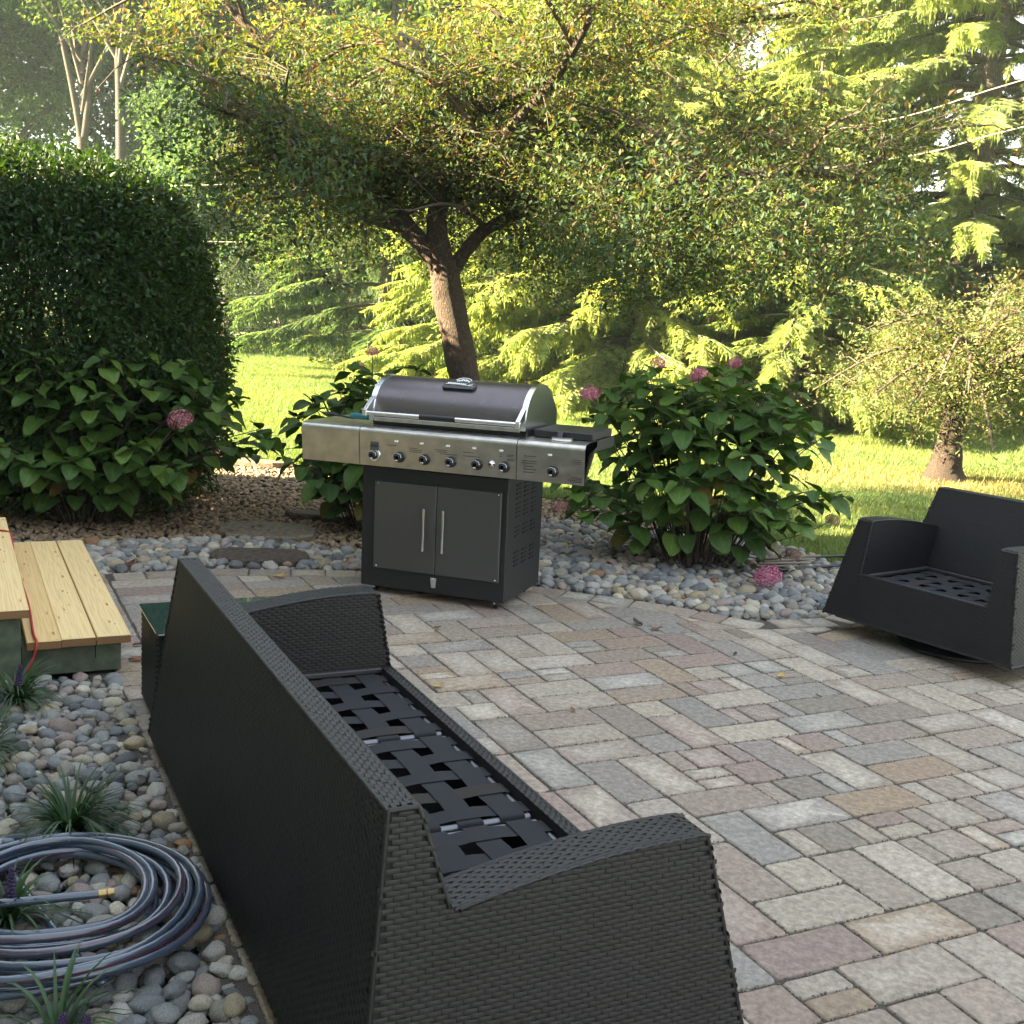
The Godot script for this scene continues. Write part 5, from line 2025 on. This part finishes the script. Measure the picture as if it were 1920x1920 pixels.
func spruce(called: String, label: String, place: Vector3, H: float, R: float, y0: float, per: int, step: float, tones: Array, sd: int, thin := 1.0, see := 1.0) -> void:
	rng.seed = sd
	var o := thing(called, label, "tree", place, 0.0, "spruces beyond the lawn")
	var t := MB.new()
	bark_tube(t, [Vector3(0, -0.1, 0), Vector3(0.02, H * 0.25, 0), Vector3(0, H * 0.5, 0.03), Vector3(0, H * 0.75, 0), Vector3(0, H, 0)], H * 0.0175, 0.02, 12, 0.05)
	obj("trunk", t, M.bark_grey, o)
	var ms := []
	for k in 4:
		ms.append(spruce_spray(sd + k, tones))
	var br := MB.new()
	var pl := []
	var tn := []
	var y := y0
	var turn := 0.0
	while y < H * 0.985:
		var u := (y - y0) / (H - y0)
		var len := R * pow(1.0 - u, 0.75) * (0.8 if u < 0.04 else 1.0) + 0.12
		turn += 0.7
		for k in per:
			if rng.randf() > thin:
				continue
			var a := turn + TAU * k / per + rr(-0.25, 0.25)
			var d := Vector3(cos(a), 0, sin(a))
			var l := len * rr(0.75, 1.12)
			var sag := rr(0.16, 0.34)
			var pts := []
			var n := 7
			for j in n + 1:
				var w := float(j) / n
				pts.append(Vector3(0, y, 0) + d * l * w + Vector3(0, l * (0.10 * w - sag * 2.2 * w * w * (1.0 - w * 0.55)), 0))
			var rad := []
			for j in n + 1:
				rad.append(lerpf(0.012 + l * 0.009, 0.006, float(j) / n))
			br.tube(pts, rad, 5, Color.WHITE, false)
			var cnt := int(4 + l * 10.0 * see)
			for j in cnt:
				var w := lerpf(0.22, 1.0, pow((j + 0.5) / cnt, 0.8))
				var fi := w * n
				var p: Vector3 = pts[mini(int(fi), n)].lerp(pts[mini(int(fi) + 1, n)], fi - floorf(fi))
				if p.y < 0.12:
					continue
				var sd2 := -1.0 if j % 2 else 1.0
				var yaw := a + sd2 * rr(0.25, 1.0) * (1.0 - w * 0.55)
				var e := Vector3(cos(yaw), rr(-0.55, 0.05), sin(yaw)).normalized()
				var s := rr(0.45, 0.8) * clampf(0.35 + l * 0.25, 0.3, 1.0)
				var zz := e.cross(Vector3.UP).normalized()
				var yy := zz.cross(e)
				pl.append(Transform3D(Basis(e * s, yy * s, zz * s), p))
				var g := rr(0.8, 1.2)
				var tip := smoothstep(0.5, 1.0, w)
				tn.append(Color(g * (0.85 + 0.25 * tip), g * (0.88 + 0.18 * tip), g))
		y += step * (1.0 - 0.45 * u) * rr(0.8, 1.2)
	obj("boughs", br, M.bark_grey, o).set_meta("kind", "stuff")
	spread(ms, M.spruce, pl, tn, o, "needles")

func broadleaf(label: String, place: Vector3, H: float, R: float, y0: float, lumps: int, per: int, tones: Array, sd: int, leaf := 0.15, fork := false, bark: Material = null, called := "broadleaf_tree", group := "broadleaf trees of the wood beyond the lawn") -> void:
	rng.seed = sd
	var o := thing(called, label, "tree", place, 0.0, group)
	var t := MB.new()
	var r := H * 0.016 + 0.04 if y0 < 8.0 else 0.2
	var br := MB.new()
	if fork:
		bark_tube(t, smooth([Vector3(0, -0.1, 0), Vector3(0.05, 2.0, 0), Vector3(0.0, y0 * 0.75, 0)], 4), r, r * 0.85, 10, 0.05)
		bark_tube(t, smooth([Vector3(0, y0 * 0.7, 0), Vector3(-0.35, y0 * 0.95, 0), Vector3(-1.6, H * 0.75, 0.2)], 4), r * 0.7, r * 0.3, 8, 0.05)
		bark_tube(t, smooth([Vector3(0, y0 * 0.7, 0), Vector3(0.3, y0 * 1.0, 0), Vector3(0.5, H * 0.8, -0.2)], 4), r * 0.7, r * 0.3, 8, 0.05)
	else:
		bark_tube(t, smooth([Vector3(0, -0.1, 0), Vector3(0.06, H * 0.3, 0), Vector3(-0.05, H * 0.6, 0.05), Vector3(0.0, H * 0.9, 0)], 4), r, r * 0.25, 10, 0.05)
	obj("trunk", t, bark if bark else M.bark_grey, o)
	var ms := []
	for k in 5:
		ms.append(clump(sd + k, 26, 0.45, leaf * 1.25, 0.62, tones, false))
	var pl := []
	var tn := []
	var cy := (y0 + H) * 0.5
	var ry := (H - y0) * 0.5
	for k in lumps:
		var c := Vector3(rr(-1, 1), rr(-1, 1), rr(-1, 1))
		c = c.normalized() * pow(rng.randf(), 0.45) * 0.86
		var p := Vector3(c.x * R, cy + c.y * ry, c.z * R)
		var lr := R * rr(0.22, 0.4)
		br.tube([Vector3(0, maxf(p.y - R * 0.7, y0 * 0.6), 0), Vector3(p.x * 0.5, p.y - 0.25 * R, p.z * 0.5), p], [r * 0.35, r * 0.2, 0.02], 5, Color.WHITE, false)
		var g := rr(0.75, 1.2)
		for j in per:
			var q := Vector3(rr(-1, 1), rr(-1, 1), rr(-1, 1)).normalized() * pow(rng.randf(), 0.35)
			q.y *= 0.72
			pl.append(Transform3D(rbasis(rr(0.75, 1.25)), p + q * lr))
			var h := g * rr(0.85, 1.15)
			tn.append(Color(h, h, h))
	obj("branches", br, M.bark_grey, o).set_meta("kind", "stuff")
	spread(ms, M.tree_leaf, pl, tn, o, "crown")

func shrub(label: String, place: Vector3, rx: float, ry: float, n: int, tones: Array, sd: int, leaf := 0.09) -> void:
	rng.seed = sd
	var o := thing("shrub", label, "shrub", place, 0.0, "shrubs along the edge of the wood")
	var ms := []
	for k in 4:
		ms.append(clump(sd + k, 16, 0.3, leaf, 0.6, tones, false))
	var st := MB.new()
	for k in 12:
		var a := rr(0, TAU)
		st.tube([Vector3(cos(a) * 0.1, -0.1, sin(a) * 0.1), Vector3(cos(a) * rx * 0.3, ry * 0.5, sin(a) * rx * 0.3), Vector3(cos(a) * rx * 0.6, ry * 0.9, sin(a) * rx * 0.6)], [0.03, 0.02, 0.008], 5, Color.WHITE, false)
	obj("stems", st, M.twig, o)
	var pl := []
	var tn := []
	for k in n:
		var q := Vector3(rr(-1, 1), rr(-0.15, 1), rr(-1, 1)).normalized() * pow(rng.randf(), 0.3)
		var w := 1.0 + 0.18 * sin(q.x * 6.0 + sd) * cos(q.z * 5.0 + q.y * 4.0)
		pl.append(Transform3D(rbasis(rr(0.75, 1.2)), Vector3(q.x * rx, maxf(q.y, 0.0) * ry, q.z * rx) * w))
		var h := rr(0.75, 1.2)
		tn.append(Color(h, h, h))
	spread(ms, M.tree_leaf, pl, tn, o, "foliage")

func make_hedge() -> void:
	rng.seed = 1200
	var c := Vector3(-4.15, -0.05, -9.05)
	var o := thing("clipped_hedge", "tall rounded dark green clipped hedge behind the left hydrangea", "hedge", c)
	var tones := [Color(0.035, 0.075, 0.024), Color(0.04, 0.085, 0.026), Color(0.03, 0.066, 0.022), Color(0.052, 0.10, 0.03), Color(0.042, 0.06, 0.026)]
	var ms := []
	for k in 5:
		ms.append(clump(1210 + k, 14, 0.085, 0.05, 0.5, tones))
	var pl := []
	var tn := []
	var f := FastNoiseLite.new()
	f.seed = 6
	f.frequency = 0.8
	for k in 18000:
		var d := Vector3(rr(-1, 1), rr(-0.25, 1), rr(-1, 1))
		d = d.normalized()
		var s := pow(pow(absf(d.x), 4.0) + pow(absf(d.y), 4.0) + pow(absf(d.z), 4.0), -1.0 / 4.0)
		var deep := 1.0 - 0.16 * pow(rng.randf(), 1.6)
		var p := d * s * deep
		var w := 1.0 + 0.05 * f.get_noise_3dv(p * 2.2) + (rr(0.0, 0.06) if rng.randf() < 0.06 else 0.0)
		var q := Vector3(p.x * 1.75 * w, maxf(p.y, -0.02) * 2.62 * w, p.z * 1.15 * w)
		if d.y < 0.0:
			q.y = rr(0.25, 1.2)
		if q.y < 0.9:                         # thin ragged foot
			if rng.randf() < (0.9 - q.y) * 0.75:
				continue
			q.x *= 0.93 + 0.07 * q.y / 0.9
			q.z *= 0.93 + 0.07 * q.y / 0.9
		pl.append(Transform3D(rbasis(rr(0.8, 1.2)), q))
		var g := rr(0.8, 1.15)
		tn.append(Color(g, g, g))
	spread(ms, M.hedge, pl, tn, o, "foliage")
	var st := MB.new()
	for k in 40:
		var a := rr(0, TAU)
		var r := sqrt(rng.randf())
		var p := Vector3(cos(a) * r * 0.9, 0, sin(a) * r * 0.5)
		st.tube([p, p * 1.15 + Vector3(0, 1.0, 0), p * 1.3 + Vector3(rr(-0.2, 0.2), 2.2, rr(-0.2, 0.2))], [0.025, 0.018, 0.008], 5, Color.WHITE, false)
	obj("stems", st, M.twig, o)

func make_background() -> void:
	var lit := [Color(0.33, 0.40, 0.20), Color(0.37, 0.43, 0.21), Color(0.29, 0.375, 0.19), Color(0.42, 0.44, 0.21)]
	var blue := [Color(0.13, 0.21, 0.12), Color(0.15, 0.23, 0.13), Color(0.12, 0.19, 0.12), Color(0.19, 0.25, 0.12)]
	spruce("spruce_tree", "tall spruce with drooping boughs at the right, its grey trunk partly bare", Vector3(8.1, -0.06, -22.0), 19.0, 5.0, 1.9, 9, 0.44, lit, 2001, 0.88, 1.25)
	spruce("spruce_tree", "bright yellow-green spruce with skirts to the lawn right of crabapple trunk", Vector3(1.9, -0.06, -20.6), 7.2, 3.4, 0.55, 8, 0.36, lit, 2101, 0.95, 1.1)
	spruce("spruce_tree", "small bright spruce just right behind the crabapple trunk", Vector3(-0.2, -0.06, -22.0), 6.6, 2.8, 0.6, 7, 0.40, lit, 2201, 0.95, 1.15)
	spruce("spruce_tree", "bright small spruce behind the right hydrangea, nearest of the spruces", Vector3(4.3, -0.06, -18.5), 5.6, 2.3, 0.55, 8, 0.34, lit, 2151, 0.95, 1.1)
	spruce("spruce_tree", "bright spruce set back close behind the small nearest spruce", Vector3(5.4, -0.06, -25.0), 8.0, 3.4, 0.5, 7, 0.42, lit, 2251, 0.95, 1.1)
	spruce("spruce_tree", "blue-green spruce at the wood's edge left of the crabapple trunk", Vector3(-3.1, -0.06, -26.5), 11.0, 3.1, 1.0, 7, 0.5, blue, 2301, 0.95, 1.0)
	spruce("spruce_tree", "dark narrow spruce far behind, between crabapple crown and tall spruce", Vector3(8.9, -0.06, -36.0), 14.0, 2.4, 1.0, 6, 0.6, blue, 2401, 0.95, 0.9)
	spruce("spruce_tree", "spruce behind the small lawn tree at the right edge", Vector3(14.6, -0.06, -27.0), 9.0, 3.2, 1.0, 6, 0.6, lit, 2501, 0.9, 0.9)
	var g1 := [Color(0.08, 0.14, 0.055), Color(0.10, 0.16, 0.06), Color(0.07, 0.125, 0.055), Color(0.13, 0.175, 0.055)]
	var g2 := [Color(0.17, 0.22, 0.07), Color(0.21, 0.235, 0.075), Color(0.14, 0.20, 0.07), Color(0.25, 0.22, 0.075)]
	var g3 := [Color(0.085, 0.16, 0.085), Color(0.10, 0.18, 0.09), Color(0.075, 0.145, 0.08)]
	broadleaf("tall tree at far left with hazy blue-green foliage", Vector3(-21.5, -0.06, -44.0), 17.0, 4.4, 3.0, 26, 62, g3, 3001)
	broadleaf("pale-barked forked tree standing above the left end of the hedge", Vector3(-14.9, -0.06, -40.0), 19.0, 5.2, 8.6, 24, 60, g1, 3101, 0.13, true, M.bark_dim)
	broadleaf("straight thick-trunked tree beside the forked tree above the hedge", Vector3(-13.0, -0.06, -38.0), 20.0, 5.0, 8.4, 24, 60, g1, 3201, 0.13, false, M.bark_dim)
	broadleaf("dark tree behind the left limb of the crabapple", Vector3(-8.2, -0.06, -40.0), 14.0, 4.2, 1.8, 26, 60, g1, 3301)
	broadleaf("broad tree in the middle of the wood's edge", Vector3(-2.6, -0.06, -39.0), 15.0, 4.6, 2.0, 28, 62, g2, 3401)
	broadleaf("yellowing tree behind the centre of the crabapple crown", Vector3(2.6, -0.06, -32.0), 15.0, 4.4, 2.0, 28, 62, g2, 3501)
	broadleaf("tree filling the gap behind the bright spruces", Vector3(5.4, -0.06, -44.0), 11.0, 5.0, 1.5, 26, 60, g2, 3601)
	broadleaf("far tree behind the tall right spruce", Vector3(15.5, -0.06, -46.0), 7.0, 5.5, 1.2, 26, 60, g1, 3701)
	broadleaf("far tree at the left behind the forked tree", Vector3(-12.5, -0.06, -50.0), 17.0, 5.0, 2.0, 28, 60, g3, 3801)
	broadleaf("far tree beyond the lawn's left end", Vector3(-27.5, -0.06, -47.0), 17.0, 5.5, 1.5, 28, 60, g1, 3901)
	broadleaf("far tree behind the yellowing middle tree", Vector3(-3.5, -0.06, -47.0), 17.0, 6.0, 1.5, 28, 60, g1, 4001)
	broadleaf("hazy tree at the far left filling the sky over the hedge", Vector3(-24.0, -0.06, -52.0), 26.0, 8.0, 3.0, 40, 60, g3, 4401, 0.2)
	broadleaf("tall hazy tree far behind the forked tree", Vector3(-15.5, -0.06, -56.0), 25.0, 8.0, 3.0, 40, 60, g3, 4501, 0.2)
	broadleaf("tall far tree over the crabapple's left half", Vector3(-5.5, -0.06, -58.0), 22.0, 8.0, 2.0, 40, 60, g1, 4601, 0.2)
	broadleaf("tall far tree over the crabapple's middle", Vector3(3.5, -0.06, -58.0), 20.0, 8.0, 2.0, 40, 60, g2, 4701, 0.2)
	broadleaf("low dark tree in the gap between hedge and blue-green spruce", Vector3(-6.4, -0.06, -37.0), 9.0, 3.0, 0.8, 24, 50, g1, 4801, 0.14)
	broadleaf("low dark tree behind the blue-green spruce", Vector3(-3.6, -0.06, -35.0), 8.0, 2.6, 0.8, 22, 50, g3, 4901, 0.14)
	broadleaf("low dark tree beside the hedge's right end, far back", Vector3(-9.6, -0.06, -38.0), 9.0, 3.2, 0.8, 24, 50, g3, 4951, 0.14)
	var dk := [Color(0.04, 0.075, 0.03), Color(0.05, 0.085, 0.03), Color(0.06, 0.085, 0.035)]
	var i := 0
	for s in [[-9.5, -33.5, 2.6, 3.2], [-6.6, -35.0, 2.4, 2.8], [-4.2, -34.0, 2.2, 2.4], [-2.0, -32.0, 2.2, 2.2], [0.4, -31.0, 2.4, 2.6], [-12.5, -32.0, 2.6, 3.4], [3.5, -30.0, 2.4, 2.4], [-3.4, -29.0, 1.6, 1.6], [11.0, -33.0, 3.0, 2.6], [16.0, -32.0, 3.0, 2.6], [6.8, -31.0, 2.6, 2.4]]:
		shrub(["shaded shrub under the trees beyond the far left of lawn", "dark shrub at the lawn's far edge left of centre", "low shaded shrub at the far lawn edge by the blue-green spruce", "dark shrub in the shade behind the blue-green spruce", "shrub behind the crabapple trunk at the wood's edge", "shaded shrub behind the hedge under the tall left tree", "shrub behind the small bright spruce", "low dark bush at the foot of the blue-green spruce", "shrub behind the tall right spruce", "shrub at the far right behind the lawn tree", "shrub between the bright spruce and tall spruce"][i], Vector3(s[0], -0.06, s[1]), s[2], s[3], 520, dk, 5000 + i * 10, 0.11)
		i += 1

func make_wires() -> void:
	var run := func(called: String, label: String, pts: Array, r: float):
		var m := MB.new()
		m.tube(smooth(pts, 8), r, 6)
		tag(obj(called, m, M.wire), label, "utility wire", "utility wires crossing the garden")
	run.call("utility_wire", "lower and thicker pale wire sloping up to the right past the spruces", [Vector3(14.0, 6.3, 2.0), Vector3(8.3, 4.6, -9.0), Vector3(5.63, 4.01, -14.0), Vector3(4.2, 3.82, -17.0), Vector3(-3.31, 3.12, -24.0), Vector3(-6.13, 2.75, -26.5), Vector3(-14.0, 3.0, -34.0)], 0.0065)
	run.call("utility_wire", "upper thin pale wire sloping up to the right past the spruces", [Vector3(14.0, 7.2, 2.0), Vector3(8.3, 5.2, -9.0), Vector3(5.56, 4.52, -14.0), Vector3(3.82, 4.32, -17.5), Vector3(-3.4, 4.0, -24.0), Vector3(-14.0, 4.2, -34.0)], 0.0065)

func make_litter() -> void:
	rng.seed = 1500
	var leaf := func(p: Vector3, s: float, mt: Material, label: String, turn: float):
		var m := MB.new()
		var P := []
		for a in 6:
			var u := a / 5.0
			var w := 0.3 * sin(PI * clampf(u * 0.96 + 0.02, 0, 1))
			var row := []
			for b in 3:
				var q := b - 1.0
				row.append(Vector3(u - 0.5, 0.10 * absf(q) + 0.22 * u * u + 0.05 * sin(u * 8.0), -q * w) * s)
			P.append(row)
		m.grid(P)
		var o := obj("fallen_leaf", m, mt)
		o.position = p + Vector3(0, 0.006, 0)
		o.rotation.y = turn
		tag(o, label, "fallen leaf", "leaves and bits fallen on the paving")
	leaf.call(Vector3(-1.63, 0.0, -5.0), 0.085, M.dead_leaf, "curled brown leaf on the paving between steps and side table", 0.3)
	leaf.call(Vector3(-1.70, 0.0, -5.22), 0.06, M.debris, "small dark shrivelled leaf beside the steps' corner", 0.6)
	leaf.call(Vector3(-1.35, 0.0, -6.70), 0.075, M.dead_yellow, "yellow-brown leaf on the paving near the dark stepping stone", 0.5)
	leaf.call(Vector3(-2.26, 0.0, -6.72), 0.12, M.brick, "dark red leaf where pebbles meet paving beyond the steps", 1.0)
	leaf.call(Vector3(0.71, 0.0, -6.09), 0.075, M.debris, "dark curled leaf in the middle of paving before the pebbles", 2.2)
	leaf.call(Vector3(0.80, 0.0, -5.99), 0.06, M.dead_leaf, "brown leaf right of the dark curled leaf mid patio", 0.2)
	leaf.call(Vector3(1.31, 0.0, -5.29), 0.05, M.dead_yellow, "small yellowish curled leaf on paving toward the armchair", 0.9)
	leaf.call(Vector3(-0.28, 0.0, -4.86), 0.05, M.dead_yellow, "small tan leaf on paving beside the sofa's front rail", 0.4)
	leaf.call(Vector3(-0.35, 0.0, -5.79), 0.04, M.debris, "tiny dark twig bit on paving in front of the grill", 0.1)
	leaf.call(Vector3(1.15, 0.0, -5.61), 0.035, M.debris, "tiny dark bit on the paving left of the armchair", 1.1)
	leaf.call(Vector3(0.30, 0.0, -4.65), 0.035, M.dead_leaf, "tiny reddish bit on the paving at mid patio", 1.9)
	leaf.call(Vector3(1.42, 0.0, -5.02), 0.03, M.debris, "tiny dark bit on paving in front of the armchair", 2.5)

func make_house() -> void:
	var h := thing("house", "house with pale green siding along the left side of the patio", "house", ab(-1.25, 0.0), -TH)
	var zc := -2.75
	var w := MB.new()
	w.box(at(Vector3(-4.0, 2.1, zc)), Vector3(8.0, 4.3, 13.3), 0.0)
	obj("wall", w, M.siding, h)
	var sd := MB.new()
	for k in 20:
		sd.box(Transform3D(Basis(Vector3.BACK, -0.06), Vector3(0.008, 0.35 + k * 0.19, zc)), Vector3(0.014, 0.185, 13.25), 0.002)
	obj("siding_boards", sd, M.siding, h).set_meta("kind", "stuff")
	var r := MB.new()
	for s in [-1.0, 1.0]:
		r.box(Transform3D(Basis(Vector3.BACK, -s * 0.42), Vector3(-4.0 + s * 2.15, 5.15, zc)), Vector3(4.75, 0.16, 13.9), 0.01)
	obj("roof", r, M.shingle, h)
	for p in [[1.6, 0.6], [1.6, -5.6], [3.3, -3.0]]:
		var f := MB.new()
		f.box(at(Vector3(0.03, p[0], p[1])), Vector3(0.05, 1.2, 1.5), 0.006)
		var fo := obj("window", f, M.trim, h)
		var g := MB.new()
		g.box(at(Vector3(0.058, p[0], p[1])), Vector3(0.01, 1.04, 1.34), 0.002)
		obj("pane", g, M.pane, fo)

func _ready() -> void:
	set_stage()
	make_materials()
	make_ground()
	make_patio()
	make_beds()
	make_house()
	make_hedge()
	make_background()
	make_crabapple()
	make_small_tree()
	make_wires()
	make_steps()
	make_hydrangeas()
	make_sofa()
	make_grill()
	make_hose()
	make_liriope()
	make_litter()
